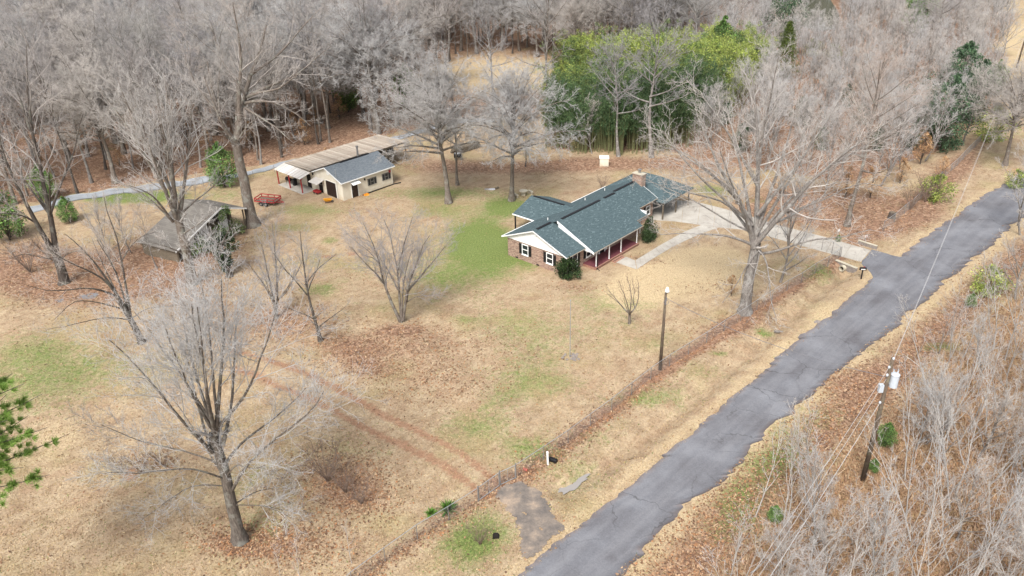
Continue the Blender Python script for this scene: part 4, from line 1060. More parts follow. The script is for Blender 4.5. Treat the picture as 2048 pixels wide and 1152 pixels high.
# ------------------------------------------------------------------ leafy plants
def leaf_cloud(rng, centers, radii, n, size, aspect, cols, flat=0.0, jit=.25, droop=0.0):
    """leaves, each a bent quad of its own, through the given clumps; returns verts, quads, colours"""
    C = np.asarray(centers, float); Rr = np.asarray(radii, float).reshape(-1, 1) * np.ones((len(C), 3))
    i = rng.integers(0, len(C), n)
    d = norm(rng.normal(0, 1, (n, 3))); r = rng.random((n, 1)) ** (1 / 2.2)
    p = C[i] + d * r * Rr[i]
    a = norm(d + rng.normal(0, .7, (n, 3)) + np.array([0, 0, .1 - droop])); b = norm(np.cross(a, rng.normal(0, 1, (n, 3)) + np.array([0, 0, flat])))
    s = size * (.6 + .8 * rng.random((n, 1)))
    A, B = a * s, b * s * aspect
    V = np.stack([p, p + A * .5 + B * .5, p + A - np.array([0, 0, 1.]) * s * .12, p + A * .5 - B * .5], 1).reshape(-1, 3)
    q = np.arange(n * 4).reshape(-1, 4)
    cl = np.asarray(cols)[rng.integers(0, len(cols), n)] * (1 + rng.normal(0, jit, (n, 1)).clip(-.6, .6))
    # each clump has a tint of its own
    ct = 1 + rng.normal(0, .22, (len(C), 1)).clip(-.4, .4)
    cl = cl * ct[i]
    return V, q, np.repeat(cl.clip(.003, 1), 4, 0)
def leaf_mesh(name, *a, **k):
    V, q, c = leaf_cloud(*a, **k)
    return raw_mesh(name, V, q, np.zeros((0, 3), int), M['leaf'], False, c)
GD = [(.016, .030, .010), (.025, .046, .014), (.04, .07, .02), (.03, .05, .022)]
GM = [(.08, .13, .04), (.115, .17, .05), (.065, .105, .045), (.15, .19, .065)]
GY = [(.23, .29, .06), (.30, .35, .075), (.18, .24, .05), (.33, .35, .105)]
TAN = [(.30, .17, .08), (.36, .22, .11), (.24, .13, .065), (.40, .27, .15)]
def shrub_meshes(name, seed, H, R, cols, n, size=.12, aspect=.5, nb=14, bark='bark_dark', low=.0, prof='round'):
    rng = np.random.default_rng(seed); cs, rs, stems = [], [], []
    for k in range(nb):
        z = H * (low + (1 - low) * (k + .6) / nb); q = (z / H)
        w = {'round': math.sin(math.pi * min(.97, q * .85 + .15)) ** .7, 'cone': (1.02 - q) ** .85, 'flat': .6 + .4 * q, 'egg': math.sin(math.pi * min(.98, .12 + q * .86))}[prof] * R
        for m in range(4 if prof != 'cone' else 5):
            a = rng.random() * 6.28; d = w * (.25 + .6 * rng.random())
            cs.append((d * math.cos(a), d * math.sin(a), z + rng.normal(0, H * .03))); rs.append(max(.12, w * rng.uniform(.22, .42)))
            if m == 0: stems.append(([(0, 0, H * low * .3), (d * .3 * math.cos(a), d * .3 * math.sin(a), z * .6), cs[-1]], max(.015, R * .025), .006))
    tm = TreeMesh()
    tr = respline([(0, 0, -.05), (.02, .01, H * .5), (.0, .03, H * .9)], 10)[0]
    tm.tubes(tr[None], np.linspace(max(.03, H * .018), .01, 10)[None], 6)
    for p, r0, r1 in stems:
        tm.tubes(respline(p, 5)[0][None], np.linspace(r0, r1, 5)[None], 4)
    return tm.mesh(name + '_stem', M[bark]), leaf_mesh(name + '_foliage', rng, cs, rs, n, size, aspect, cols)
def put_shrub(name, ms, loc, label, cat='shrub', group=None, s=1.0, rz=None, sz=1.0):
    o = empty(name, loc, rr.uniform(0, 6.28) if rz is None else rz); o.scale = (s, s, s * sz); tag(o, label, cat, group)
    link('stem', ms[0], o); link('foliage', ms[1], o); return o
hol = shrub_meshes('holly', 31, 2.1, 1.15, GD, 5200, .13, .55)
put_shrub('holly_bush', hol, gat(1135, 556), 'dark green rounded bush at the front corner of the brick house', s=1.4, sz=.85)
oran = shrub_meshes('porch_bush', 32, 2.0, 1.0, GD + GM[2:3], 3000, .14, .5)
hs_ = lambda u, w: HOUSE_O + Vector((u * math.cos(HOUSE_A) - w * math.sin(HOUSE_A), u * math.sin(HOUSE_A) + w * math.cos(HOUSE_A), 0))
put_shrub('evergreen_shrub', oran, hs_(13.6, -3.2), 'dark evergreen shrub at the far end of the porch')
put_shrub('evergreen_shrub', oran, hs_(15.0, -2.6), 'taller dark evergreen shrub against the brick wall past the porch', s=1.15, sz=1.15)
yuc = None
def yucca(seed, n, l, cols):
    rng = np.random.default_rng(seed); V, q, c = [], [], []
    for k in range(n):
        a, e = rng.random() * 6.28, math.radians(rng.uniform(12, 80)); d = np.array([math.cos(a) * math.cos(e), math.sin(a) * math.cos(e), math.sin(e)]); s = np.array([-math.sin(a), math.cos(a), 0]) * .035
        L_ = l * rng.uniform(.7, 1.15); m = d * L_ * .55; t = d * L_ + np.array([0, 0, -.12 * L_]); o = d * .08
        b = len(V); V += [o - s, o + s, m + s * 1.2, t, m - s * 1.2]; q += [(b, b + 1, b + 2, b + 4)]; q += [(b + 4, b + 2, b + 3, b + 3)][:0]
        V += [m - s * 1.2, m + s * 1.2, t + s * .2, t - s * .2]; q += [(b + 5, b + 6, b + 7, b + 8)]
        c += [np.array(cols[rng.integers(len(cols))]) * rng.uniform(.8, 1.25)] * 9
    return raw_mesh('yucca_leaves', np.array(V), np.array(q), np.zeros((0, 3), int), M['leaf'], False, np.array(c))
for px, py, n, l, lb in ((896, 1022, 130, .95, 'bright green spiky yucca clump inside the fence by the gate'), (862, 1030, 60, .6, 'smaller green yucca clump left of the big one by the fence')):
    o = empty('yucca_plant', gat(px, py)); tag(o, lb, 'plant'); link('leaves', yucca(px, n, l, [(.07, .15, .02), (.10, .20, .03), (.05, .10, .02)]), o)
    mb = MB(); mb.tube([(0, 0, -.05), (0, 0, .12)], [.10, .07], 7); mb.build('stem', M['wood'], o)
# ivy on the dead trunk and on the old shed
rng = np.random.default_rng(41)
b = gat(457, 551)
V, q, c = leaf_cloud(rng, [(-.2, 0, 1.0), (-.3, .1, 1.8), (-.5, 0, 2.6), (.3, .1, 1.9), (.3, 0, 2.9), (-.8, .3, 3.4), (.9, .4, 3.8), (-1.3, .4, 4.0), (.5, .8, 4.6), (-.3, .6, 4.4)], [.35, .5, .6, .5, .6, .7, .8, .6, .8, .8], 3600, .2, .75, GD)
ivy = link('ivy', raw_mesh('ivy', V, q, np.zeros((0, 3), int), M['leaf'], False, c))
for o in COL.objects:
    if o.name == 'ivy_clad_trunk': ivy.parent = o
# bamboo: clumps of culms, bright young ones behind
def bamboo(seed, H, cols, n_c=13, n_l=5200, low=.46):
    rng = np.random.default_rng(seed); tm = TreeMesh(); cs, rs = [], []
    for k in range(n_c):
        a, d = rng.random() * 6.28, 1.5 * math.sqrt(rng.random()); h = H * rng.uniform(.75, 1.05); x, y = d * math.cos(a), d * math.sin(a)
        bx, by = rng.normal(0, .9), rng.normal(0, .9)
        P = respline([(x, y, -.1), (x + bx * .1, y + by * .1, h * .5), (x + bx * .55, y + by * .55, h * .85), (x + bx * 1.5, y + by * 1.5, h)], 9)[0]
        tm.tubes(P[None], np.linspace(.045, .012, 9)[None], 5)
        for t in np.linspace(low, 1, 9):
            p = P[min(8, int(t * 8))]; cs.append(tuple(p + rng.normal(0, .3, 3))); rs.append(.28 + .5 * (1.1 - t))
    return tm.mesh('bamboo_culms', M['culm']), leaf_mesh('bamboo_leaves', rng, cs, rs, n_l, .30, .22, cols, droop=.15)
M['culm'] = plain('bamboo_culm', (.16, .17, .08), .5, .3)
BB = [bamboo(51, 9.5, [(.045, .085, .036), (.065, .115, .045), (.04, .07, .032), (.10, .15, .06)], 17, 4600, .54), bamboo(52, 9.5, GM + GM + GY[2:3]), bamboo(53, 9.5, GY + GM[3:])]
nb = 0
for row, (y0, n, hh) in enumerate(((300, 17, .95), (285, 17, 1.05), (268, 18, 1.1), (250, 18, 1.1), (232, 20, 1.1), (212, 22, 1.05), (190, 24, 1.0), (165, 22, .95))):
    for k in range(n):
        px = 1095 + (1345 - 1095 + row * 24) * (k + rr.random()) / n + row * 4; py = y0 + rr.uniform(-7, 7)
        if row > 5 and px < 1130: continue
        v = 0 if row < 2 else (rr.choice([0, 1]) if row < 4 else rr.choice([1, 2, 2]))
        lb, gp = (('dark green bamboo clump in the front of the bamboo grove', 'dark bamboo clumps in front'), ('mid green bamboo clump inside the bamboo grove', 'mid green bamboo clumps'), ('bright yellow-green bamboo clump at the back of the bamboo grove', 'bright bamboo clumps at the back'))[v]
        put_shrub('bamboo_clump', BB[v], gat(px, py), lb, 'bamboo', gp, hh * rr.uniform(.8, 1.15) * (1.18 if row > 4 else 1)).children[0].name = 'culms'
for o in COL.objects:
    if o.name.startswith('stem') and o.data in [b[0] for b in BB]: o.name = 'culms'
# evergreens and other leafy trees
def conifer(seed, H, R, cols, n):
    rng = np.random.default_rng(seed); cs, rs = [], []
    tm = TreeMesh(); tm.tubes(respline([(0, 0, -.1), (.1, 0, H * .5), (0, .1, H)], 10)[0][None], np.linspace(H * .018, .02, 10)[None], 6)
    for k in range(60):
        q = (k + rng.random()) / 60; z = H * (.08 + .92 * q); w = R * (1.03 - q) ** .8; a = k * 2.4
        for m in (.45, .75, 1.0):
            cs.append((w * m * math.cos(a), w * m * math.sin(a), z + w * m * .25)); rs.append(.12 * R + .16 * w)
    return tm.mesh('conifer_trunk', M['bark_dark']), leaf_mesh('conifer_foliage', rng, cs, rs, n, .30, .35, cols)
cedar = conifer(61, 13, 3.0, [(.06, .09, .018), (.09, .125, .024), (.12, .15, .03)], 9000)
put_shrub('cedar_tree', cedar, gat(1565, 165), 'pointed olive-green cedar in front of the pond', 'tree', s=height_of(1565, 165, 45) / 13).children
ever = shrub_meshes('evergreen', 62, 9, 3.6, GM + [(.10, .22, .05), (.14, .28, .06)], 9000, .30, .5, 16, low=.12, prof='egg')
everd = shrub_meshes('evergreen_dark', 63, 9, 3.6, [(.045, .085, .045), (.065, .115, .06), (.035, .065, .035), (.09, .145, .075)], 8000, .24, .45, 18, low=.03, prof='egg')
yel = shrub_meshes('yellow_shrub', 64, 3, 1.9, GY + GM[3:], 2600, .20, .45, 9)
for nm, ms, px, py, tp, h0, lb in (
    ('evergreen_tree', ever, 1437, 165, 42, 9, 'bright green pine-like tree rising behind the bamboo'),
    ('evergreen_tree', everd, 1905, 235, 85, 9, 'large dark evergreen at the right end of the thicket'),
    ('evergreen_tree', everd, 1880, 300, 150, 9, 'dark evergreen in front of the thicket by the right road verge'),
    ('evergreen_tree', everd, 1945, 245, 120, 9, 'dark evergreen beside the pale verge at the upper right'),
    ('evergreen_tree', ever, 1985, 190, 125, 9, 'small bright evergreen nearest the far utility pole'),
    ('evergreen_tree', ever, 1830, 70, -30, 9, 'green tree at the top edge behind the grey forked tree'),
    ('evergreen_tree', everd, 1560, 92, -30, 9, 'dark evergreen behind the cedar by the pond'),
    ('evergreen_tree', ever, 1380, 150, 75, 9, 'small green tree left of the bright pine behind the bamboo'),
    ('evergreen_tree', ever, 450, 375, 290, 9, 'green bushy tree left of the tallest oak beside the lane'),
    ('evergreen_tree', ever, 20, 480, 380, 9, 'dark green tree at the left edge behind the twin-trunked oak'),
    ('evergreen_tree', ever, 140, 445, 395, 9, 'green bush tree at the left end of the grey lane'),
    ('evergreen_tree', ever, 95, 400, 330, 9, 'green bush tree behind the left end of the grey lane'),
    ('evergreen_tree', ever, 697, 225, 145, 9, 'narrow green tree in the woods behind the outbuilding'),
    ('evergreen_tree', ever, 815, 215, 130, 9, 'green tree at the left end of the open field'),
    ('evergreen_tree', ever, 212, 60, -20, 9, 'green tree deep in the woods at the upper left'),
    ('yellow_shrub', yel, 1625, 112, 78, 3, 'yellow-green shrub in front of the pond'),
    ('yellow_shrub', yel, 1665, 118, 88, 3, 'pale yellow-green shrub right of the pond'),
    ('yellow_shrub', yel, 1870, 402, 350, 3, 'yellow-green shrub on the roadside fence across the drive'),
    ('yellow_shrub', yel, 1985, 280, 215, 3, 'yellow-green bush at the foot of the dark evergreens'),
    ('yellow_shrub', yel, 1110, 200, 150, 3, 'yellow-green bush beside the tree at the bamboo edge'),
    ('yellow_shrub', yel, 1975, 585, 530, 3, 'bright green bush across the road from the mailbox'),
    ('yellow_shrub', yel, 2030, 375, 340, 3, 'green bush at the right edge beyond the bend of the road'),
    ('evergreen_tree', ever, 1770, 890, 845, 9, 'small green seedling shrub beside the transformer pole'),
    ('evergreen_tree', ever, 1745, 945, 920, 9, 'low green seedling at the foot of the transformer pole'),
    ('evergreen_tree', ever, 1548, 1042, 1010, 9, 'green seedling in rust-brown scrub under the power lines'),
    ('evergreen_tree', ever, 1940, 612, 585, 9, 'low dark green bush across the road, below the bright one'),
    ('evergreen_tree', ever, 1676, 484, 470, 9, 'small dark green plant at the end of the retaining wall')):
    h = height_of(px, py, tp)
    put_shrub(nm if h > 3.5 or nm != 'evergreen_tree' else 'evergreen_shrub', ms, gat(px, py), lb, 'tree' if h > 3.5 else 'shrub', s=h / h0)
for q in range(16):
    px, py = [(1480, 300), (1500, 265), (1750, 300), (1790, 275), (1820, 300), (1845, 250), (1720, 250), (1770, 225), (1860, 285), (1450, 250), (1640, 300), (1600, 250), (1810, 215), (1690, 215), (1560, 230), (1870, 200)][q]
    put_shrub('evergreen_shrub', everd, gat(px, py), 'dark evergreen shrub under the grey many-stemmed thicket', 'shrub', 'dark evergreen shrubs inside the thicket', s=rr.uniform(.38, .62))
beech = shrub_meshes('tan_leaved', 65, 5, 1.7, TAN, 1500, .17, .5, 12, low=.2)
for q in range(26):
    px, py = [(590, 265), (560, 240), (630, 250), (610, 290), (420, 300), (170, 300), (540, 215), (680, 240), (1120, 260), (1150, 300), (720, 215), (905, 235), (1740, 395), (1800, 365), (1690, 395), (1840, 330), (300, 310), (380, 270), (90, 350), (760, 190), (1070, 240), (505, 290), (1880, 360), (240, 330), (1560, 390), (655, 330)][q]
    put_shrub('tan_leaved_sapling', beech, gat(px, py), 'sapling holding tan dead leaves at the edge of the woods', 'sapling', 'tan-leaved saplings at the woods edge', rr.uniform(.55, 1.0))
put_shrub('tan_leaved_sapling', beech, gat(1462, 592), 'low sapling with rusty dead leaves left of the big oak trunk', 'sapling', s=.5)
# the pine whose boughs reach in at the left edge
pb = gat(30, 1255)
rng = np.random.default_rng(71)
o = empty('pine_tree', pb); tag(o, 'long-needled green pine reaching in at the left edge', 'tree')
tm = TreeMesh(); H = height_of(30, 1255, 690)
tm.tubes(respline([(0, 0, -.1), (.1, .1, 5), (.1, -.1, H)], 10)[0][None], np.linspace(.24, .04, 10)[None], 7)
tufts = []
for k in range(78):
    z = H * (.52 + .46 * (k + .5) / 78); a = (k * 2.4) % 6.283; l = (2.6 + 4.2 * max(0, math.cos(a - .15))) * (1.1 - (z / H) ** 3 * .75) * rng.uniform(.8, 1.1)
    d = np.array([math.cos(a), math.sin(a), .12])
    P = respline([(0, 0, z), tuple(np.array([0, 0, z]) + d * l * .5), tuple(np.array([0, 0, z + .5]) + d * l)], 6)[0]
    tm.tubes(P[None], np.linspace(.06, .015, 6)[None], 4)
    for m in range(16):
        t = rng.uniform(.55, 1); p = P[int(t * 5)]; tufts.append((p + rng.normal(0, .28, 3) * np.array([1, 1, .6]), norm(d + rng.normal(0, .6, 3) + np.array([0, 0, .4]))))
V, q, c = [], [], []
for p, d in tufts:
    n = 90; e = norm(d[None] + rng.normal(0, .55, (n, 3))); s = norm(np.cross(e, rng.normal(0, 1, (n, 3)))) * .011; l = rng.uniform(.24, .42, (n, 1))
    V.append(np.stack([p - s, p + s, p + e * l + s * .5, p + e * l - s * .5], 1)); col = np.array([(.22, .36, .07), (.28, .43, .09), (.15, .26, .05), (.32, .42, .13)])[rng.integers(0, 3, n)]; c.append(np.repeat(col, 4, 0))
V = np.concatenate(V).reshape(-1, 3)
link('trunk', tm.mesh('pine_trunk', M['bark_dark']), o)
link('crown', raw_mesh('pine_needles', V, np.arange(len(V)).reshape(-1, 4), np.zeros((0, 3), int), M['leaf'], False, np.concatenate(c)), o)
# ------------------------------------------------------------------ the brick house
class Wall:
    """a wall face: a runs along it, d out of it"""
    def __init__(s, parent, axis, plane): s.p, s.ax, s.pl = parent, axis, plane
    def box(s, mb, a0, a1, z0, z1, d0, d1):
        if s.ax == 'u': mb.b2((s.pl - d1, a0, z0), (s.pl - d0, a1, z1))
        else: mb.b2((a0, s.pl - d1, z0), (a1, s.pl - d0, z1))
        return mb
    def part(s, name, mat, *a, parent=None): return s.box(MB(), *a).build(name, mat, parent or s.p)
def window(W, a, z0, w=.95, h=1.3, shutters=(1, 1), sash=True, mat='white', low_white=False):
    f = MB(); t = .09
    W.box(f, a - w / 2, a + w / 2, z0 + h - t, z0 + h, .002, .07); W.box(f, a - w / 2, a + w / 2, z0, z0 + t, .002, .09)
    W.box(f, a - w / 2, a - w / 2 + t, z0 + t, z0 + h - t, .002, .07); W.box(f, a + w / 2 - t, a + w / 2, z0 + t, z0 + h - t, .002, .07)
    if sash: W.box(f, a - w / 2 + t, a + w / 2 - t, z0 + h / 2 - .04, z0 + h / 2 + .04, .002, .06)
    fr = f.build('window', M[mat], W.p)
    for k in (0, 1):
        W.part('pane', M['glass'], a - w / 2 + t, a + w / 2 - t, z0 + t if k == 0 else z0 + h / 2 + .04, z0 + h / 2 - .04 if k == 0 else z0 + h - t, .001, .025, parent=fr)
    W.part('sill', M[mat], a - w / 2 - .04, a + w / 2 + .04, z0 - .06, z0 - .003, .002, .12, parent=fr)
    for s in (-1, 1):
        if shutters[(s + 1) // 2]:
            c = a + s * (w / 2 + .03 + .2); sh = MB()
            for q in (-1, 1): W.box(sh, c + q * .165 - .035, c + q * .165 + .035, z0 - .02, z0 + h + .02, .003, .06)
            n = 11
            for i in range(n): W.box(sh, c - .13, c + .13, z0 + i * h / n, z0 + i * h / n + h / n * .72, .003, .045)
            sh.build('shutter', M['black'], W.p)
    return fr
house = empty('brick_house', HOUSE_O, HOUSE_A)
tag(house, 'long brick ranch house with a teal shingle roof and front porch', 'house')
def prism(pts, z0, z1): return MB().extr([(p[0], p[1], z0) for p in pts], (0, 0, z1 - z0))
prism([(0, -1), (15, -1), (15, 0.5), (20.3, 0.5), (20.3, 7.8), (0, 7.8)], -.15, 2.56).build('wall', M['brick'], house)
MB().b2((20.31, 7.5, -.15), (27, 7.8, 2.45)).build('wall', M['brick'], house); MB().b2((20.31, -1.0, -.1), (27.1, 7.5, .05)).build('carport_slab', M['concrete'], house)
for u, w in ((27, -.9), (27, 3.4), (23.8, -.9), (20.6, -.9)): MB().b2((u - .08, w - .08, .05), (u + .08, w + .08, 2.5)).build('carport_post', M['wood'], house)
MB().b2((26.7, 5.2, .05), (27, 7.49, 2.4)).build('wall', M['brick'], house)
Zb = lambda w: 2.55 + (8.3 - w) * .408
Zf = lambda w: 2.4 + (w + 2.9) * .4659
Zl = lambda w: 2.6 + (w + 1.6) * .39
Zt = lambda w: 2.85 + w * .5
def roof(name, pts, parent, mat='shingle', th=.09):
    n = (Vector(pts[1]) - Vector(pts[0])).cross(Vector(pts[2]) - Vector(pts[0]))
    if n.z < 0: pts = pts[::-1]
    return MB().slab(pts, th).build(name, M[mat], parent)
U0 = -.45
rb = roof('roof', [(U0, 8.3, Zb(8.3)), (U0, 3.4, Zb(3.4)), (2.9, 3.4, Zb(3.4)), (2.9, 2.5, Zb(2.5)), (15.2, 2.5, Zb(2.5)), (15.2, 3.4, Zb(3.4)), (20.6, 3.4, Zb(3.4)), (20.6, 8.3, Zb(8.3))], house)
roof('roof', [(U0, -1.6, Zl(-1.6)), (3.3, -1.6, Zl(-1.6)), (3.3, 3.4, Zl(3.4)), (U0, 3.4, Zl(3.4))], house)
rm = roof('roof', [(2.9, 2.5, Zf(2.5)), (2.9, -2.9, Zf(-2.9)), (12.8, -2.9, Zf(-2.9)), (12.8, -2.0, Zf(-2.0)), (15.2, -2.0, Zf(-2.0)), (15.2, 2.5, Zf(2.5))], house)
rt = roof('roof', [(15.1, 0, Zt(0)), (20.6, 0, Zt(0)), (20.6, 3.4, Zt(3.4)), (15.1, 3.4, Zt(3.4))], house)
# hipped garage wing
e = 2.55; rz_ = 4.35; A, B_, C_, D_ = (20.25, -1.35, e), (27.45, -1.35, e), (27.45, 8.3, e), (20.25, 8.3, e); R1, R2 = (24.3, 2.1, rz_), (24.3, 4.9, rz_)
for poly in ([A, B_, R1], [B_, C_, R2, R1], [C_, D_, R2], [D_, A, R1, R2]): roof('roof', poly, house)
# covered patio behind
roof('roof', [(5.6, 12, 2.5), (9.3, 12, 3.85), (9.3, 5.1, 3.85), (5.6, 8.42, 2.5)], house)
roof('roof', [(13, 12, 2.5), (9.3, 12, 3.85), (9.3, 5.1, 3.85), (13, 8.42, 2.5)], house)
for u, w in ((5.85, 11.8), (12.75, 11.8), (9.3, 11.8), (5.85, 9.2)): MB().b2((u - .07, w - .07, -.1), (u + .07, w + .07, 2.42 if u != 9.3 else 3.6)).build('porch_post', M['black'], house)
MB().b2((5.5, 7.85, -.1), (13.1, 12.1, .06)).build('patio_slab', M['concrete'], house)
MB().extr([(5.6, 11.93, 2.42), (13, 11.93, 2.42), (9.3, 11.93, 3.72)], (0, .06, 0)).build('gable', M['white'], house)
# white gable end and barge boards
g = MB().extr([(-.10, -1.5, 2.42), (-.10, 8.2, 2.42), (-.10, 3.4, Zl(3.4) - .1)], (.098, 0, 0)); gab = g.build('gable', M['white'], house)
v = MB(); v.tube([(-.12, 3.3, 3.95), (-.16, 3.3, 3.95)], .22, 14)
for k in range(5): v.b2((-.19, 3.14, 3.80 + k * .07), (-.155, 3.46, 3.83 + k * .07))
v.build('vent', M['white'], gab)
def barge(p, q, th=.04, h=.11, drop=.015, mat='white', out=(-1, 0)):
    a, b = Vector(p), Vector(q); d = Vector((out[0] * th, out[1] * th, 0))
    return MB().extr([a + Vector((0, 0, drop)), b + Vector((0, 0, drop)), b - Vector((0, 0, h)), a - Vector((0, 0, h))], d).build('fascia', M[mat], house)
barge((U0 - .003, -1.62, Zl(-1.62)), (U0 - .003, 3.4, Zl(3.4))); barge((U0 - .003, 8.32, Zb(8.32)), (U0 - .003, 3.4, Zb(3.4)))
barge((2.897, -2.92, Zf(-2.92)), (2.897, 2.5, Zf(2.5)), .05, .26)
barge((20.603, .0, Zt(0)), (20.603, 3.4, Zt(3.4)), out=(1, 0))
def gutter(u0, u1, w, z, mat='bronze'): return MB().b2((u0, w - .06, z - .06), (u1, w - .003, z + .0)).build('gutter', M[mat], house)
gutter(U0, 2.84, -1.6, Zl(-1.6) - .02); gutter(2.9, 12.8, -2.9, Zf(-2.9) - .02); gutter(12.86, 15.2, -2.0, Zf(-2) - .02); gutter(15.3, 20.5, 0, Zt(0) - .02)
MB().b2((U0, 8.303, 2.44), (5.5, 8.41, 2.55)).build('gutter', M['white'], house); MB().b2((13.1, 8.303, 2.44), (20.6, 8.41, 2.55)).build('gutter', M['white'], house)
MB().b2((5.49, 8.5, 2.38), (5.597, 12, 2.50)).build('gutter', M['white'], house)
# end wall of the raised porch roof and the soffits
MB().extr([(2.96, -2.85, 2.25), (2.96, -1.62, 2.25), (2.96, 2.4, Zl(2.4)), (2.96, 2.4, Zf(2.4) - .1), (2.96, -2.85, Zf(-2.85) - .1)], (.06, 0, 0)).build('gable', M['white'], house)
MB().b2((3.03, -2.85, 2.2), (12.75, -1.01, 2.28)).build('soffit', M['white'], house)
MB().b2((12.76, -1.95, 2.45), (15.15, -1.01, 2.52)).build('soffit', M['white'], house)
MB().b2((15.02, -1.9, 2.45), (15.1, .4, 3.3)).build('soffit', M['white'], house)
MB().b2((12.3, -1.0, 2.57), (15.0, -.9, 3.2)).build('wall', M['brick'], house)
# ridge vents
def vent(u0, u1, w, z): MB().b2((u0, w - .16, z - .01), (u1, w + .16, z + .05)).build('ridge_vent', M['black'], house)
vent(.25, 2.75, 3.38, Zl(3.4)); vent(3.7, 11.2, 2.5, Zb(2.5)); vent(12.1, 14.3, 2.5, Zb(2.5)); vent(15.4, 19.9, 3.4, Zb(3.4)); MB().b2((9.16, 6.6, 3.84), (9.44, 11.6, 3.9)).build('ridge_vent', M['black'], house)
for u, w in ((4.3, 5.1), (13.0, 6.1), (17.4, 6.2)): MB().tube([(u, w, Zb(w) - .1), (u, w, Zb(w) + .32)], .05, 7).build('vent_pipe', M['white'], house)
# chimney
ch = MB().b2((20.2, 2.3, 2.3), (21.05, 3.8, 5.45)).b2((20.14, 2.24, 5.45), (21.11, 3.86, 5.56)).build('chimney', M['brick'], house)
MB().b2((20.12, 2.22, 5.562), (21.13, 3.88, 5.62)).build('chimney_cap', M['concrete_pale'], ch)
m_ = MB(); m_.tube([(20.7, 3.05, 5.7), (20.7, 3.05, 6.02)], .16, 10); m_.tube([(20.7, 3.05, 6.06), (20.7, 3.05, 6.12), (20.7, 3.05, 6.2)], [.28, .26, .05], 10)
for a in range(4): m_.box((20.7 + .15 * math.cos(a * 1.57), 3.05 + .15 * math.sin(a * 1.57), 6.04), (.03, .03, .08))
m_.build('flue_cap', M['dullsteel'], ch)
WG = Wall(house, 'u', 0.0); WF = Wall(house, 'w', -1.0); WT = Wall(house, 'w', .5)
window(WG, 5.0, .85, 1.0, 1.35); window(WG, 1.25, .85, 1.0, 1.35)
window(WF, 1.75, .35, 1.0, 1.85); window(WF, 4.35, .85, .95, 1.3)
window(WF, 8.95, .85, 1.0, 1.3); window(WF, 11.4, .85, 1.0, 1.3); window(WF, 13.6, .85, .95, 1.3)
window(WT, 16.7, .9, 1.0, 1.25); window(WT, 19.1, .9, 1.0, 1.25, (1, 0))
d = WF.part('door', M['black'], 6.55, 7.5, .3, 2.15, .002, .05); WF.part('handle', M['galv'], 7.36, 7.42, 1.15, 1.25, .052, .09, parent=d)
fr = MB(); WF.box(fr, 6.43, 6.55, .28, 2.15, .002, .08); WF.box(fr, 7.5, 7.62, .28, 2.15, .002, .08); fr.build('door_frame', M['white'], house)
WF.part('side_light', M['white'], 5.95, 6.35, .5, 2.1, .002, .04); WF.part('side_light', M['white'], 7.7, 8.05, .5, 2.1, .002, .04)
# porch
pf = MB().b2((3.35, -2.85, .30), (12.05, -1.004, .36)).build('porch_floor', M['porch_floor'], house)
MB().b2((3.32, -2.9, -.15), (12.1, -1.003, .298)).build('porch_base', M['brick_red'], house)
MB().b2((3.3, -2.98, .30), (12.1, -2.853, .375)).build('porch_edge', M['brick_red'], house)
for k in range(2): MB().b2((6.3, -3.26 - .3 * k, -.15), (8.3, -2.99 - .3 * k, .2 - .13 * k)).build('step', M['brick_red'], house)
for u in (3.6, 6.15, 8.55, 11.9):
    p = MB().b2((u - .04, -2.76, .377), (u + .04, -2.68, 2.2))
    p.b2((u - .06, -2.78, .376), (u + .06, -2.66, .43)); p.build('porch_post', M['white'], house)
def downspout(u, w, z): MB().tube([(u, w, z), (u, w + .12, z - .25), (u, w + .12, .12), (u, w - .25, .03)], .045, 6).build('downspout', M['black'], house)
MB().tube([(3.6, -3.0, 2.3), (3.6, -2.93, 2.1), (3.6, -2.93, .1), (3.5, -3.3, .04)], .05, 6).build('downspout', M['black'], house)
MB().tube([(15.1, -2.06, 2.7), (15.1, -1.3, 2.4), (15.06, -1.08, 2.2), (15.06, -1.08, .1)], .05, 6).build('downspout', M['white'], house)
MB().b2((-.3, -1.012, -.1), (0, -1.0, 0)).build('foundation_vent', M['black'], house)
for w in (6.4, 3.1, -.2): WG.part('foundation_vent', M['black'], w - .2, w + .2, .05, .22, .002, .012)
# ------------------------------------------------------------------ the cream outbuilding
gar = empty('outbuilding', GAR_O, GAR_A)
tag(gar, 'cream block outbuilding with a grey shingle roof and a long tan tin shed roof', 'building')
MB().b2((0, 0, -.15), (9, 13.0, 2.55)).build('wall', M['cream'], gar)
ZR = lambda w: 2.78 + (w + .35) * .392
ZL = lambda w: 2.78 + (7.35 - w) * .392
roof('roof', [(-.35, -.35, ZR(-.35)), (9.35, -.35, ZR(-.35)), (9.35, 3.5, ZR(3.5)), (-.35, 3.5, ZR(3.5))], gar, 'shingle_grey')
roof('roof', [(-.35, 7.35, ZL(7.35)), (9.35, 7.35, ZL(7.35)), (9.35, 3.5, ZL(3.5)), (-.35, 3.5, ZL(3.5))], gar, 'shingle_grey')
MB().extr([(.0, 0, 2.553), (0, 7.0, 2.553), (0, 7.0, 2.8), (.0, 3.5, ZR(3.5) - .1), (0, 0, 2.8)], (.15, 0, 0)).build('gable', M['cream'], gar)
MB().extr([(8.85, 0, 2.553), (8.85, 7.0, 2.553), (8.85, 7.0, 2.8), (8.85, 3.5, ZR(3.5) - .1), (8.85, 0, 2.8)], (.15, 0, 0)).build('gable', M['cream'], gar)
MB().b2((0.16, -.002, 2.552), (8.84, .15, 2.78)).build('wall', M['cream'], gar)
def trim(p, q, vec, h=.16): MB().extr([Vector(p), Vector(q), Vector(q) - Vector((0, 0, h)), Vector(p) - Vector((0, 0, h))], vec).build('fascia', M['white'], gar)
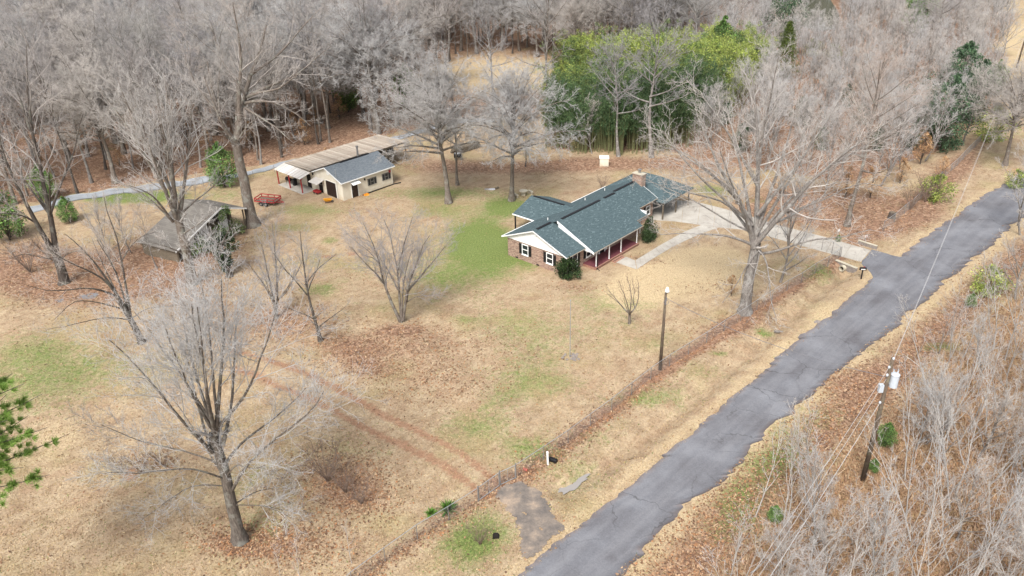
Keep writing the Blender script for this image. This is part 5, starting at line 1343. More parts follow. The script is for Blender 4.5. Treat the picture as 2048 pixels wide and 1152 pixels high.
trim((-.353, -.36, ZR(-.36) + .01), (-.353, 3.5, ZR(3.5) + .01), (-.04, 0, 0)); trim((-.353, 7.36, ZL(7.36) + .01), (-.353, 3.5, ZL(3.5) + .01), (-.04, 0, 0)); trim((-.35, -.353, ZR(-.35) - .005), (9.35, -.353, ZR(-.35) - .005), (0, -.05, 0), .14)
MB().b2((2.4, 3.36, ZR(3.5) - .02), (7.6, 3.64, ZR(3.5) + .05)).build('ridge_vent', M['black'], gar)
m_ = MB(); m_.tube([(7.6, 6.2, 2.9), (7.6, 6.2, 4.75)], .15, 10); m_.tube([(7.6, 6.2, 4.76), (7.6, 6.2, 4.95)], [.22, .22], 10); m_.build('stove_pipe', M['dullsteel'], gar)
# tan tin roof: one panel per sheet, ribs at the joints
zt = lambda w: 3.22 - (w - 6.6) * .03
npan = 29
base_me = None
for k in range(npan):
    u0 = -.75 + k * .62; w0, w1 = (6.75 if u0 < 9.2 else 6.3) + .0, 13.35
    dz = .012 * (k % 2) + rr.uniform(-.006, .006)
    m_ = MB(); m_.slab([(0.03, w0, zt(w0) + dz), (.59, w0 + rr.uniform(-.05, .05), zt(w0) + dz), (.59, w1 + rr.uniform(-.08, .08), zt(w1) + dz), (0.03, w1, zt(w1) + dz)], .03)
    m_.b2((-.02, w0, zt(10) + .035), (.03, w1, zt(10) + .075)) if False else m_.extr([(.28, w0, zt(w0) + dz), (.36, w0, zt(w0) + dz), (.32, w0, zt(w0) + dz + .05)], (0, w1 - w0, zt(w1) - zt(w0)))
    m_.build('roof_panel', M['tin'], gar, loc=(u0, 0, 0))
MB().slab([(-.7, 6.8, zt(6.8) - .05), (17.15, 6.8, zt(6.8) - .05), (17.15, 13.3, zt(13.3) - .05), (-.7, 13.3, zt(13.3) - .05)], .04).build('roof_deck', M['wood'], gar); MB().b2((-.6, 6.9, 2.85), (17.1, 7.05, 3.05)).build('roof_beam', M['wood'], gar); MB().b2((9.3, 6.35, 2.95), (17.1, 6.5, 3.1)).build('roof_beam', M['wood'], gar); MB().b2((-.6, 12.9, 2.7), (17.1, 13.05, 2.9)).build('roof_beam', M['wood'], gar)
for u, w, t in ((17, 6.42, 2.95), (13.1, 6.42, 2.95), (17, 13, 2.7), (13.1, 13, 2.7), (9.3, 13.1, 2.7), (17, 9.7, 3.05)): MB().b2((u - .08, w - .08, -.1), (u + .08, w + .08, t)).build('shed_post', M['wood'], gar)
MB().b2((17.02, 9.8, .2), (17.08, 12.9, 2.85)).build('shed_wall', M['wood'], gar); MB().b2((9.4, 12.95, .1), (16.9, 13.0, 2.7)).build('shed_wall', M['wood'], gar)
# front: big dark door, tin hood, small door and windows
GF, GS = Wall(gar, 'u', 0.0), Wall(gar, 'w', 0.0)
bd = MB(); GF.box(bd, 1.6, 3.9, 0, 2.25, .002, .06)
for a in np.linspace(1.6, 3.9, 7): GF.box(bd, a - .02, a + .02, .05, 2.2, .061, .09)
for z in (.5, 1.1, 1.7): GF.box(bd, 1.63, 3.87, z, z + .03, .061, .08)
bd.build('garage_door', M['browndoor'], gar)
fr = MB(); GF.box(fr, 1.53, 1.6, 0, 2.3, .002, .05); GF.box(fr, 3.9, 3.97, 0, 2.3, .002, .05); GF.box(fr, 1.6, 3.9, 2.25, 2.3, .002, .05); fr.build('door_frame', M['white'], gar)
GF.part('louvre', M['white'], 2.95, 3.45, 3.2, 3.6, .002, .05)
m_ = MB(); m_.slab([(-.02, 4.35, 2.15), (-.02, 6.6, 2.15), (-1.35, 6.6, 1.75), (-1.35, 4.35, 1.75)][::-1], .04)
for k in range(5): m_.extr([(-.02, 4.45 + k * .5, 2.16), (-.02, 4.52 + k * .5, 2.16), (-.02, 4.485 + k * .5, 2.2)], (-1.33, 0, -.4))
hood = m_.build('door_hood', M['tin_pale'], gar)
for w in (4.5, 6.45): MB().tube([(-.02, w, 1.3), (-1.1, w, 1.78)], .025, 5).build('bracket', M['dullsteel'], hood)
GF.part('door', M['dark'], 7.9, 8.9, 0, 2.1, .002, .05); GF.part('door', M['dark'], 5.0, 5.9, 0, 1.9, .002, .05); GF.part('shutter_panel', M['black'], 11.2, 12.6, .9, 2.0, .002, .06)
d = GS.part('door', M['browndoor'], 1.5, 2.55, 0, 2.05, .002, .05); GS.part('handle', M['galv'], 1.58, 1.64, 1.0, 1.08, .052, .1, parent=d)
fr = MB(); GS.box(fr, 1.4, 1.5, 0, 2.12, .002, .06); GS.box(fr, 2.55, 2.65, 0, 2.12, .002, .06); fr.build('door_frame', M['white'], gar)
MB().slab([(1.35, -.003, 2.42), (1.35, -.75, 2.12), (2.75, -.75, 2.12), (2.75, -.003, 2.42)], .05).build('door_hood', M['white'], gar)
for a in (5.2, 7.85):
    f = MB(); w, z0, h = 1.6, .95, 1.05
    GS.box(f, a - w / 2, a + w / 2, z0, z0 + h, .002, .04); fo = f.build('window', M['black'], gar)
    f = MB()
    for q in (-.8, -.34, .28, .72): GS.box(f, a + q, a + q + .07, z0 + .02, z0 + h - .02, .062, .085)
    for z in (z0 + .02, z0 + .5, z0 + h - .08): GS.box(f, a - .79 if z != z0 + .5 else a - .26, a + .78 if z != z0 + .5 else a + .27, z, z + .06, .086, .1)
    f.build('bars', M['dullsteel'], fo); GS.part('pane', M['glass'], a - .68, a + .68, z0 + .1, z0 + h - .1, .041, .06, parent=fo)
m_ = MB(); GS.box(m_, 8.35, 8.62, 1.95, 2.3, .002, .16); m_.build('alarm_box', M['red'], gar)
for wl, a, z in ((GS, 3.9, 2.15), (GF, 7.1, 2.45)): wl.part('wall_lamp', M['black'], a - .07, a + .07, z - .15, z + .12, .002, .16)
MB().tube([(-.25, .9, -.1), (-.25, .9, 4.6)], .03, 6).build('mast', M['galv'], gar)
MB().tube([(3.0, -.42, .06), (5, -.38, .08), (7, -.36, .06), (8.9, -.4, .07), (9.9, -.7, .07)], .09, 8).build('drain_pipe', M['plastic_black'], gar)
# porch of pale sheets on red posts
for k in range(10):
    w0 = 6.7 + k * .7; m_ = MB()
    m_.slab([(-.62, .03, 2.92), (-2.55, .03, 2.4), (-2.55, .64, 2.4), (-.62, .64, 2.92)], .03)
    m_.build('porch_panel', M['tin_pale'], gar, loc=(0, w0, rr.uniform(-.01, .01)))
MB().slab([(-.64, 6.75, 2.88), (-2.5, 6.75, 2.378), (-2.5, 13.65, 2.378), (-.64, 13.65, 2.88)], .03).build('porch_deck', M['wood'], gar)
for w in (7.2, 10.4, 13.5): MB().b2((-2.2, w - .07, -.1), (-2.06, w + .07, 2.36)).build('porch_post', M['red'], gar)
MB().b2((-2.2, 6.75, 2.28), (-2.06, 13.6, 2.37)).build('porch_beam', M['red'], gar)
MB().b2((-2.5, 6.8, -.1), (-.01, 13.2, .05)).build('porch_slab', M['concrete'], gar)
gw = lambda u, w, z=0: GAR_O + Vector((u * math.cos(GAR_A) - w * math.sin(GAR_A), u * math.sin(GAR_A) + w * math.cos(GAR_A), z))
# cut branches heaped under the open end of the tin roof
rng = np.random.default_rng(81)
hp = empty('branch_heap', gw(13.4, 8.2), GAR_A); tag(hp, 'heap of cut branches under the open end of the tin roof', 'heap')
for k in range(70):
    a = rng.uniform(-.5, .5) + (0 if k % 3 else 1.5); c = np.array([rng.uniform(-3.3, 3.2), rng.uniform(-1.5, 3.4), .12 + rng.random() * 1.7]); l = rng.uniform(.8, 1.7)
    dv = np.array([math.cos(a), math.sin(a), rng.normal(0, .35)]) * l
    MB().tube([c - dv, c + rng.normal(0, .12, 3), c + dv], [.07, .06, .03], 5).build('branch', M['bark_pale'] if k % 4 else M['wood'], hp)
# black grill and bin under the porch, red mower deck under the hood
g_ = empty('barrel_grill', gw(-1.2, 12.2, .05), GAR_A); tag(g_, 'black barrel grill under the porch of the outbuilding', 'grill')
MB().tube([(0, -.5, .75), (0, .5, .75)], .28, 12).build('barrel', M['black'], g_)
for x in (-.2, .2):
    for y in (-.4, .4): MB().tube([(x, y, 0), (x * .8, y, .6)], .025, 5).build('leg', M['black'], g_)
b_ = empty('trash_bin', gw(-1.0, 10.9, .05), GAR_A); tag(b_, 'black bin standing between two red porch posts', 'bin')
MB().box((0, 0, .45), (.5, .5, .9), taper=1.12).build('body', M['plastic_black'], b_); MB().box((0, 0, .94), (.6, .62, .07)).build('lid', M['plastic_black'], b_)
t_ = empty('red_tub', gw(-.75, 5.5), GAR_A, .8); tag(t_, 'faded red cart tub under the small tin hood', 'tub')
m_ = MB(); m_.b2((-.4, -.7, .25), (.4, .7, .3)); m_.b2((-.42, -.7, .3), (-.36, .7, .6)); m_.b2((.36, -.7, .3), (.42, .7, .6)); m_.b2((-.36, -.72, .3), (.36, -.66, .6)); m_.b2((-.36, .66, .3), (.36, .72, .6)); m_.build('tray', M['red'], t_)
for x in (-.4, .4):
    for y in (-.45, .45): MB().tube([(x - .05, y, .17), (x + .05, y, .17)], .17, 12).build('wheel', M['rubber'], t_)
# orange scoop by the small door
o_ = empty('orange_pan', gw(3.4, -.75), GAR_A, .75); tag(o_, 'orange plastic pan on the ground beside the small door', 'pan')
m_ = MB(); m_.b2((-.4, -.3, .0), (.4, .3, .05)); m_.b2((-.42, -.32, .05), (-.37, .32, .28)); m_.b2((.37, -.32, .05), (.42, .32, .28)); m_.b2((-.37, .27, .05), (.37, .32, .28)); m_.build('pan', M['orange'], o_)
# ------------------------------------------------------------------ the old shed behind the trees
SO, SA = Vector((-40.3, 88.0, 0)), math.radians(61)
shed = empty('old_shed', SO, SA); tag(shed, 'tumbledown shed with a grey felt roof and peeling white boards', 'shed')
SZ = lambda p: 1.9 + p * .342
roof('roof', [(-.4, -.2, SZ(-.4)), (7.6, -.2, SZ(7.6)), (7.6, 6.6, SZ(7.6)), (-.4, 6.6, SZ(-.4))], shed, 'roof_old', .12)
roof('roof', [(7.6, -.2, SZ(7.6)), (11.6, -.2, 2.95), (11.6, 6.6, 2.95), (7.6, 6.6, SZ(7.6))], shed, 'roof_old', .12)
def sfas(p, q): MB().extr([Vector(p), Vector(q), Vector(q) - Vector((0, 0, .2)), Vector(p) - Vector((0, 0, .2))], (0, -.05, 0)).build('fascia', M['white'], shed)
sfas((-.4, -.203, SZ(-.4) + .01), (7.6, -.203, SZ(7.6) + .01)); sfas((7.6, -.203, SZ(7.6) + .01), (11.6, -.203, 2.96))
for k in range(6): MB().b2((3.6 + k * .24, -.02, -.1), (3.6 + k * .24 + .225, .03, SZ(3.6 + k * .24) - .2)).build('board', M['board'], shed)
for k in range(5): MB().b2((7.1 + k * .24, -.02, -.1), (7.1 + k * .24 + .225, .03, 3.9)).build('board', M['board'], shed)
MB().b2((0, 6.3, -.1), (11.2, 6.4, 1.9)).build('wall', M['wood'], shed); MB().b2((-.05, .1, -.1), (.05, 6.29, 1.8)).build('wall', M['wood'], shed); MB().b2((11.1, 2.5, -.1), (11.2, 6.29, 2.7)).build('wall', M['wood'], shed)
for p in (.1, 2.2, 5.4, 8.9, 11.15): MB().b2((p - .07, .05, -.1), (p + .07, .19, (SZ(p) if p < 7.6 else 2.95) - .15)).build('post', M['wood'], shed)
V, q, c = leaf_cloud(np.random.default_rng(83), [(1.2, -.4, .7), (2.4, -.5, 1.0), (3.2, -.4, 1.8), (5.6, -.4, 1.0), (6.4, -.4, 2.0), (7.3, -.3, 3.4), (8.0, -.4, 4.0), (8.8, -.4, 1.6), (9.6, -.5, .8), (4.3, -.6, .4), (7.2, -.5, 1.0)], [.7, .8, .7, .9, .8, .6, .7, .9, .7, .8, .8], 3000, .17, .6, GD[1:] + GM)
tag(link('climbing_vine', raw_mesh('vine', V, q, np.zeros((0, 3), int), M['leaf'], False, c), None, SO), 'green vine smothering the front of the old shed', 'vine').rotation_euler = (0, 0, SA)
# ------------------------------------------------------------------ things in the yard
def tyre(parent, c, r=.25, w=.18, axis='y', name='wheel'):
    d = Vector((0, w / 2, 0)) if axis == 'y' else Vector((w / 2, 0, 0)); c = Vector(c)
    o = MB().tube([c - d, c - d * .6, c + d * .6, c + d], [r * .85, r, r, r * .85], 14).build(name, M['rubber'], parent)
    MB().tube([c - d * 1.05, c + d * 1.05], r * .5, 10).build('rim', M['dullsteel'], o)
# red trailer frame
p0 = gat(537, 407); tr_ = empty('utility_trailer', p0, math.radians(-17)); tag(tr_, 'low red steel trailer frame on the grass by the tallest oak', 'trailer')
m_ = MB()
for s in (-1, 1):
    for z in (.55, .95): m_.b2((-1.6, s * .95 - .05, z), (1.6, s * .95 + .05, z + .1))
    for x in (-1.55, -.5, .5, 1.55): m_.b2((x - .05, s * .95 - .045, .65), (x + .05, s * .95 + .045, .95))
for x in (-1.6, 1.6):
    for z in (.553, .953): m_.b2((x - .05, -.9, z), (x + .05, .9, z + .1))
m_.build('frame', M['red'], tr_)
for k in range(9): MB().b2((-1.5 + k * .335, -.9, .5), (-1.5 + k * .335 + .31, .9, .545)).build('plank', M['wood'], tr_)
for s in (-1, 1): tyre(tr_, (.3, s * 1.1, .3), .3); tyre(tr_, (-.45, s * 1.1, .3), .3)
MB().tube([(1.6, -.4, .5), (2.6, 0, .42)], .05, 6).tube([(1.6, .4, .5), (2.6, 0, .42)], .05, 6).build('tow_bar', M['red'], tr_)
# yellow wheelbarrow
p0 = gat(656, 406); wb = empty('wheelbarrow', p0, math.radians(15), .85); tag(wb, 'yellow wheelbarrow standing in front of the dark outbuilding door', 'wheelbarrow')
m_ = MB(); lo = [(-.35, -.25, .35), (.35, -.25, .35), (.35, .25, .35), (-.35, .25, .35)]; hi = [(-.65, -.42, .72), (.72, -.42, .66), (.72, .42, .66), (-.65, .42, .72)]
m_.poly(lo[::-1]); m_.poly(lo)
for k in range(4): m_.poly([lo[k], lo[(k + 1) % 4], hi[(k + 1) % 4], hi[k]]); m_.poly([lo[k], hi[k], hi[(k + 1) % 4], lo[(k + 1) % 4]])
m_.tube(hi + hi[:1], .025, 5); m_.build('tray', M['yellow'], wb)
tyre(wb, (.75, 0, .2), .2, .1)
for s in (-1, 1):
    MB().tube([(.75, s * .07, .2), (-.2, s * .25, .33), (-1.2, s * .32, .62)], .022, 5).build('handle', M['wood'], wb); MB().tube([(-.3, s * .24, .34), (-.45, s * .26, 0)], .02, 5).build('leg', M['black'], wb)
# round stone picnic set
p0 = gat(1047, 391); pt = empty('picnic_table', p0, .3); tag(pt, 'round pale stone picnic table on the grass behind the patio', 'table')
MB().tube([(0, 0, .68), (0, 0, .76)], .62, 20).build('table_top', M['concrete_pale'], pt)
MB().b2((-.3, -.12, -.05), (.3, .12, .679)).b2((-.12, -.3, -.05), (.12, -.121, .678)).b2((-.12, .121, -.05), (.12, .3, .678)).build('pedestal', M['concrete_pale'], pt)
for k, (a, lb) in enumerate(((-2.7, 'curved pale stone bench nearest the oak trunk'), (.5, 'curved pale stone bench on the far side of the picnic table'))):
    bn = empty('stone_bench', p0 + Vector((1.25 * math.cos(a), 1.25 * math.sin(a), 0)), a); tag(bn, lb, 'bench', 'stone benches of the picnic set')
    rim = [(-1.25 + 1.25 * math.cos(t) * f, 1.25 * math.sin(t) * f, .45) for f, ts in ((1.14, np.linspace(-.45, .45, 7)), (.86, np.linspace(.45, -.45, 7))) for t in ts]
    MB().slab(rim, .09).build('seat', M['concrete_pale'], bn)
    for s in (-1, 1): MB().box((-.1, s * .34, .16), (.26, .12, .399)).build('leg', M['concrete_pale'], bn)
# fire ring with ash and a charred log
p0 = gat(984, 379); fp = empty('fire_ring', p0); tag(fp, 'burnt fire spot with white ash on bare soil behind the house', 'fire pit')
MB().ball((0, 0, .0), (.55, .4, .10), 12, 6, .12).build('ash', plain('wood_ash', (.5, .5, .52), .95, .3, 8), fp); MB().ball((-.75, .1, .0), (.4, .3, .05), 10, 5, .12).build('ash', plain('grey_ash', (.3, .3, .31), .95, .3, 8), fp)
lg = MB().tube([(.55, -.15, .15), (.95, .2, .18)], [.16, .14], 9).build('charred_log', M['wood'], None, loc=p0); tag(lg, 'short charred log at the end of the white ash', 'log')
# cream pump box
p0 = gat(1208, 331); bx = empty('pump_house', p0, math.radians(-5)); tag(bx, 'small cream square pump box on the leafy grass behind the house', 'box')
MB().box((0, 0, .6), (1.35, 1.25, 1.4)).build('body', M['cream'], bx); MB().box((0, 0, 1.34), (1.5, 1.4, .09)).build('lid', M['white'], bx)
MB().box((0, -.66, .6), (1.1, .04, .9)).build('door', M['cream'], bx)
# smoker / lumber rack beyond the round oak
p0 = gat(916, 320); sm = empty('smoker', p0, .2); tag(sm, 'dark barrel smoker with a pale lid behind the round oak', 'smoker')
MB().tube([(-.6, 0, .8), (.6, 0, .8)], .42, 14).build('barrel', M['black'], sm); MB().ball((0, 0, 1.12), (.62, .36, .16), 12, 6).build('lid', M['galv'], sm)
for x in (-.45, .45):
    for y in (-.25, .25): MB().tube([(x, y, 0), (x, y * .7, .55)], .035, 5).build('leg', M['dullsteel'], sm)
p0 = gat(932, 300); lm = empty('timber_stack', p0, .8); tag(lm, 'stack of brown timber lying behind the dark smoker', 'timber')
for k in range(12): MB().box((0, (k % 4) * .42 - .6, .16 + (k // 4) * .3), (5.5 - .2 * (k % 3), .38, .27), .02 * (k % 3)).build('timber', M['wood'], lm)
# flagpole with stones round its foot
p0 = gat(1140, 715); fl = empty('flagpole', p0); tag(fl, 'thin pale metal flagpole in the middle of the lawn', 'flagpole')
MB().tube([(0, 0, -.1), (0, 0, 6.2)], [.045, .028], 8).build('pole', M['galv'], fl); MB().ball((0, 0, 6.25), .06).build('finial', M['galv'], fl)
for k in range(22):
    a = rr.uniform(0, 6.28); d_ = rr.uniform(.25, .95); m_ = MB(); s_ = rr.uniform(.10, .2)
    m_.ball((0, 0, s_ * .35), (s_, s_ * .8, s_ * .6), 6, 4, .2, rr)
    tag(m_.build('stone', M['rock'], None, loc=(p0.x + d_ * math.cos(a), p0.y + d_ * .8 * math.sin(a), p0.z)), 'grey stone heaped round the foot of the flagpole', 'stone', 'stones round the flagpole')
# ------------------------------------------------------------------ poles and wires
M['polewood'] = mk_bark('pole_wood', (.075, .055, .04), (.15, .115, .085), (.16, .15, .10))
p1 = gat(1320, 739); H1 = 8.1
up = empty('light_pole', p1); tag(up, 'brown wooden pole with a white yard lamp, inside the roadside fence', 'pole')
L1 = Vector((.12, 0, 0))
MB().tube([(0, 0, -.2), (.02, 0, H1 * .6), (.02, 0, H1)], [.16, .13, .10], 10).build('pole', M['polewood'], up, True)
m_ = MB(); m_.tube([(.02, 0, H1 - .1), (.06, -.2, H1 + .35)], .03, 6); m_.build('lamp_arm', M['galv'], up)
m_ = MB(); m_.tube([(.08, -.25, H1 + .30), (.08, -.25, H1 + .42), (.08, -.25, H1 + .62), (.08, -.25, H1 + .72)], [.2, .18, .12, .05], 12); m_.build('lamp_head', M['white'], up)
MB().ball((.08, -.25, H1 + .24), (.15, .15, .12), 10, 6).build('lamp_lens', M['glass'], up)
MB().tube([(.02, -.17, H1 - 1.0), (.06, -.18, H1 - .6), (.1, -.16, H1 - .35)], .05, 6).tube([(.0 + .22 * math.cos(t) + .08, -.16 + .05 * math.sin(t), H1 - .85 + .2 * math.sin(t)) for t in np.linspace(0, 6.28, 11)], .02, 5).build('cable_loop', M['cable'], up)
p2 = gat(1725, 962); H2 = 11.0
tp_ = empty('transformer_pole', p2); tag(tp_, 'weathered utility pole carrying a pale grey transformer, across the road', 'pole')
ln = Vector((.15, .05, 0)); ax2 = lambda z: Vector((ln.x * z / H2, ln.y * z / H2, z))
MB().tube([ax2(-.2), ax2(H2 * .5), ax2(H2)], [.19, .16, .125], 10).build('pole', M['polewood'], tp_, True)
c_ = ax2(8.6) + Vector((.46, -.05, 0))
tk = MB().tube([c_, c_ + Vector((0, 0, .06)), c_ + Vector((0, 0, 1.0)), c_ + Vector((0, 0, 1.08)), c_ + Vector((0, 0, 1.14))], [.2, .29, .29, .31, .12], 16).build('transformer', M['steelwhite'], tp_)
for a in (.4, 2.2): MB().tube([c_ + Vector((.15 * math.cos(a), .15 * math.sin(a), 1.08)), c_ + Vector((.2 * math.cos(a), .2 * math.sin(a), 1.42))], [.06, .035], 8).build('bushing', M['steelwhite'], tk)
MB().b2(tuple(ax2(8.9) + Vector((-.05, -.1, 0))), tuple(ax2(8.9) + Vector((.25, .1, .1)))).build('bracket', M['galv'], tp_)
c3 = ax2(8.3) + Vector((-.36, -.05, 0))
MB().box(tuple(c3 + Vector((0, 0, .25))), (.3, .28, .62)).build('meter_box', M['steelwhite'], tp_)
for z, dx in ((10.9, .02), (10.2, -.14), (9.55, -.14), (7.2, -.17)): MB().ball(tuple(ax2(z) + Vector((dx, -.06, .1))), (.09, .09, .12), 8, 6).build('insulator', M['steelwhite'], tp_)
MB().tube([tuple(ax2(10.2) + Vector((-.13, 0, 0))), tuple(ax2(10.0) + Vector((.3, -.05, .1))), tuple(c_ + Vector((.15, 0, 1.4)))], .02, 5).build('jumper', M['cable'], tp_)
p3 = gat(2033, 136); up3 = empty('utility_pole', p3); tag(up3, 'dark distant utility pole on the pale verge at the upper right edge', 'pole')
MB().tube([(0, 0, -.2), (.35, 0, 11)], [.19, .13], 8).build('pole', M['polewood'], up3, True); MB().box((.33, 0, 10.2), (1.6, .1, .12)).build('cross_arm', M['wood'], up3)
def wire(label, a, b, sag, r=.012, mat='wire', n=26):
    a, b = Vector(a), Vector(b); pts = [a.lerp(b, t) - Vector((0, 0, sag * 4 * t * (1 - t))) for t in np.linspace(0, 1, n)]
    o = MB().tube(pts, r, 5).build('power_line', M[mat]); tag(o, label, 'wire')
P2 = lambda z, dx=-.14: p2 + ax2(z) + Vector((dx, -.06, .1))
nxt = p2 + Vector((-30, -36, 0))
wire('topmost wire running from the transformer pole to the bottom edge', P2(10.2), nxt + Vector((0, 0, 10.2)), .8)
wire('middle wire running from the transformer pole to the bottom edge', P2(9.2), nxt + Vector((0, 0, 9.0)), .9)
wire('lowest thick wire running from the transformer pole to the bottom edge', P2(7.2, -.17), nxt + Vector((0, 0, 7.0)), .8, .018)
wire('upper of two thin wires crossing the road towards the far pole', P2(10.9, .02), p3 + Vector((.3, 0, 10.4)), 2.4, .011)
wire('lower of two thin wires crossing the road towards the far pole', P2(9.55), p3 + Vector((.3, 0, 9.4)), 2.6, .011)
wire('dark service cable from the lamp pole over the road to the transformer pole', p1 + Vector((.14, 0, H1 - .55)), P2(9.4), .75, .02, 'cable')
# ------------------------------------------------------------------ fences, gate
def fence_run(root, pts, h, step, rail=True, mesh_=True, names='post'):
    P = resample(pts, .5); d = np.r_[0, np.cumsum(np.hypot(*np.diff(P, axis=0).T))]
    n = max(2, int(round(d[-1] / step)) + 1); t = np.linspace(0, d[-1], n)
    px_, py_ = np.interp(t, d, P[:, 0]), np.interp(t, d, P[:, 1]); ox, oy = root.location.x, root.location.y
    tops = []
    for x, y in zip(px_, py_):
        z = hz(x, y) - root.location.z; lx, ly = rr.uniform(-.03, .03), rr.uniform(-.03, .03)
        MB().tube([(x - ox, y - oy, z - .15), (x - ox + lx, y - oy + ly, z + h + .04)], .032, 6).build(names, M['dullsteel'], root); tops.append((x - ox + lx, y - oy + ly, z + h))
    if rail: MB().tube(tops, .024, 6).build('top_rail', M['galv'], root)
    if mesh_:
        m_ = MB(); k = 0
        for (a, b) in zip(tops[:-1], tops[1:]):
            a, b = Vector(a), Vector(b); L_ = (b - a).length; m = max(2, int(L_ / .16))
            for i in range(-5, m + 1):
                for s in (0, 1):
                    t0, t1 = i / m, (i + h / .32) / m
                    z0, z1 = -h + .05, -.02
                    lo_, hi_ = max(0., t0), min(1., t1)
                    if hi_ <= lo_: continue
                    f0, f1 = (lo_ - t0) / (t1 - t0), (hi_ - t0) / (t1 - t0)
                    if s: f0, f1 = 1 - f0, 1 - f1
                    q0, q1 = a.lerp(b, lo_) + Vector((0, 0, z0 + (z1 - z0) * f0)), a.lerp(b, hi_) + Vector((0, 0, z0 + (z1 - z0) * f1))
                    m_.tube([q0, q1], .0042, 3, False)
        o = m_.build('wire_mesh', M['dullsteel'], root); tag(o, kind='stuff')
    return root
FW = line_of(FENCE)
def fence_thing(label, pts, h=1.32, step=2.9, **k):
    r_ = empty('chain_link_fence', (pts[0][0], pts[0][1], hz(*pts[0]))); tag(r_, label, 'fence'); return fence_run(r_, pts, h, step, **k)
fence_thing('rusty chain link fence running down to the bottom edge, left of the gate', FW[:4])
gl = [(4, 5)]
ga, gm, gb = FW[3], FW[4], FW[5]
for (a, b, lb) in ((ga, gm, 'left leaf of the pipe and wire double gate on the red ruts'), (gm, gb, 'right leaf of the pipe and wire double gate on the red ruts')):
    A_, B2 = Vector((*a, hz(*a))), Vector((*b, hz(*b))); dv = (B2 - A_) * .96
    g_ = empty('yard_gate', A_); tag(g_, lb, 'gate')
    m_ = MB(); h = 1.35; s0 = (B2 - A_) * .04
    m_.tube([s0 + Vector((0, 0, .12)), s0 + Vector((0, 0, h)), dv + Vector((0, 0, h)), dv + Vector((0, 0, .12)), s0 + Vector((0, 0, .12))], .026, 6); m_.tube([(s0 + dv) / 2 + Vector((0, 0, .12)), (s0 + dv) / 2 + Vector((0, 0, h))], .02, 6); m_.build('frame', M['galv'], g_)
    m_ = MB()
    for i in range(-7, 12):
        for s in (0, 1):
            t0, t1 = i / 12, i / 12 + .6; lo_, hi_ = max(.0, t0), min(1., t1)
            if hi_ <= lo_: continue
            f0, f1 = (lo_ - t0) / .6, (hi_ - t0) / .6
            if s: f0, f1 = 1 - f0, 1 - f1
            m_.tube([s0.lerp(dv, lo_) + Vector((0, 0, .14 + 1.2 * f0)), s0.lerp(dv, hi_) + Vector((0, 0, .14 + 1.2 * f1))], .0042, 3, False)
    tag(m_.build('wire_mesh', M['dullsteel'], g_), kind='stuff')
    MB().tube([(0, 0, -.15), (0, 0, 1.5)], .05, 8).build('post', M['dullsteel'], g_)
    if b == gb: MB().tube([tuple(B2 - A_ + Vector((0, 0, -.15))), tuple(B2 - A_ + Vector((0, 0, 1.5)))], .05, 8).build('post', M['dullsteel'], g_)
fence_thing('long chain link fence along the red soil strip beside the road', FW[5:])
fence_thing('short grey chain link fence panel at the edge of the concrete drive', line_of([(1677, 517), (1660, 505), (1643, 500)]), 1.5, 1.4)
fence_thing('dark overgrown fence along the verge beyond the concrete drive', line_of([(1765, 462), (1800, 437), (1835, 405), (1900, 345), (1960, 285)]), 1.3, 3.4)
fence_thing('thin wire fence along the grey lane left of the outbuilding', line_of([(140, 412), (330, 384), (505, 358), (550, 345)]), 1.2, 3.5, rail=False, mesh_=False)
# ------------------------------------------------------------------ roadside
p0 = gat(1722, 558); mbx = empty('mailbox', p0, math.radians(-8), 1.15); tag(mbx, 'black mailbox on a black post at the drive mouth', 'mailbox')
MB().b2((-.05, -.05, -.2), (.05, .05, 1.02)).build('post', M['black'], mbx)
pr = [(math.cos(t) * .11, .15 + math.sin(t) * .11) for t in np.linspace(0, math.pi, 9)]
MB().extr([(-.3, y, 1.02 + z) for y, z in [(.11, 0)] + pr + [(-.11, 0)]], (.6, 0, 0)).build('box', M['black'], mbx)
MB().b2((-.2, -.113, 1.05), (.2, -.111, 1.14)).build('number_plate', M['white'], mbx); MB().b2((.05, .112, 1.1), (.2, .125, 1.3)).build('flag', M['red'], mbx)
MB().b2((-.32, -.06, .98), (.32, .06, 1.018)).build('arm', M['black'], mbx)
# headwall and pipe under the drive
a, b = at(1674, 521), at(1714, 537); dv = (b - a); hw = empty('culvert_headwall', Vector((a.x, a.y, 0)), math.atan2(dv.y, dv.x)); tag(hw, 'mossy concrete headwall with a round drain pipe under the drive', 'headwall')
MB().b2((-.1, -.28, -1.6), (dv.length + .1, 0, .08)).build('wall', M['rock'], hw); MB().b2((-.05, -.33, .081), (dv.length + .05, .05, .14)).build('coping', M['concrete_pale'], hw)
m_ = MB(); R0, R1_ = .36, .28; cx = dv.length * .45
for k in range(16):
    t0, t1 = 2 * math.pi * k / 16, 2 * math.pi * (k + 1) / 16
    for r_, fl_ in ((R0, 1), (R1_, 0)):
        q = [(cx + r_ * math.cos(t0), -.75, -.38 + r_ * math.sin(t0)), (cx + r_ * math.cos(t1), -.75, -.38 + r_ * math.sin(t1)), (cx + r_ * math.cos(t1), -.2, -.38 + r_ * math.sin(t1)), (cx + r_ * math.cos(t0), -.2, -.38 + r_ * math.sin(t0))]
        m_.poly(q if fl_ else q[::-1])
    m_.poly([(cx + R0 * math.cos(t0), -.75, -.38 + R0 * math.sin(t0)), (cx + R1_ * math.cos(t0), -.75, -.38 + R1_ * math.sin(t0)), (cx + R1_ * math.cos(t1), -.75, -.38 + R1_ * math.sin(t1)), (cx + R0 * math.cos(t1), -.75, -.38 + R0 * math.sin(t1))])
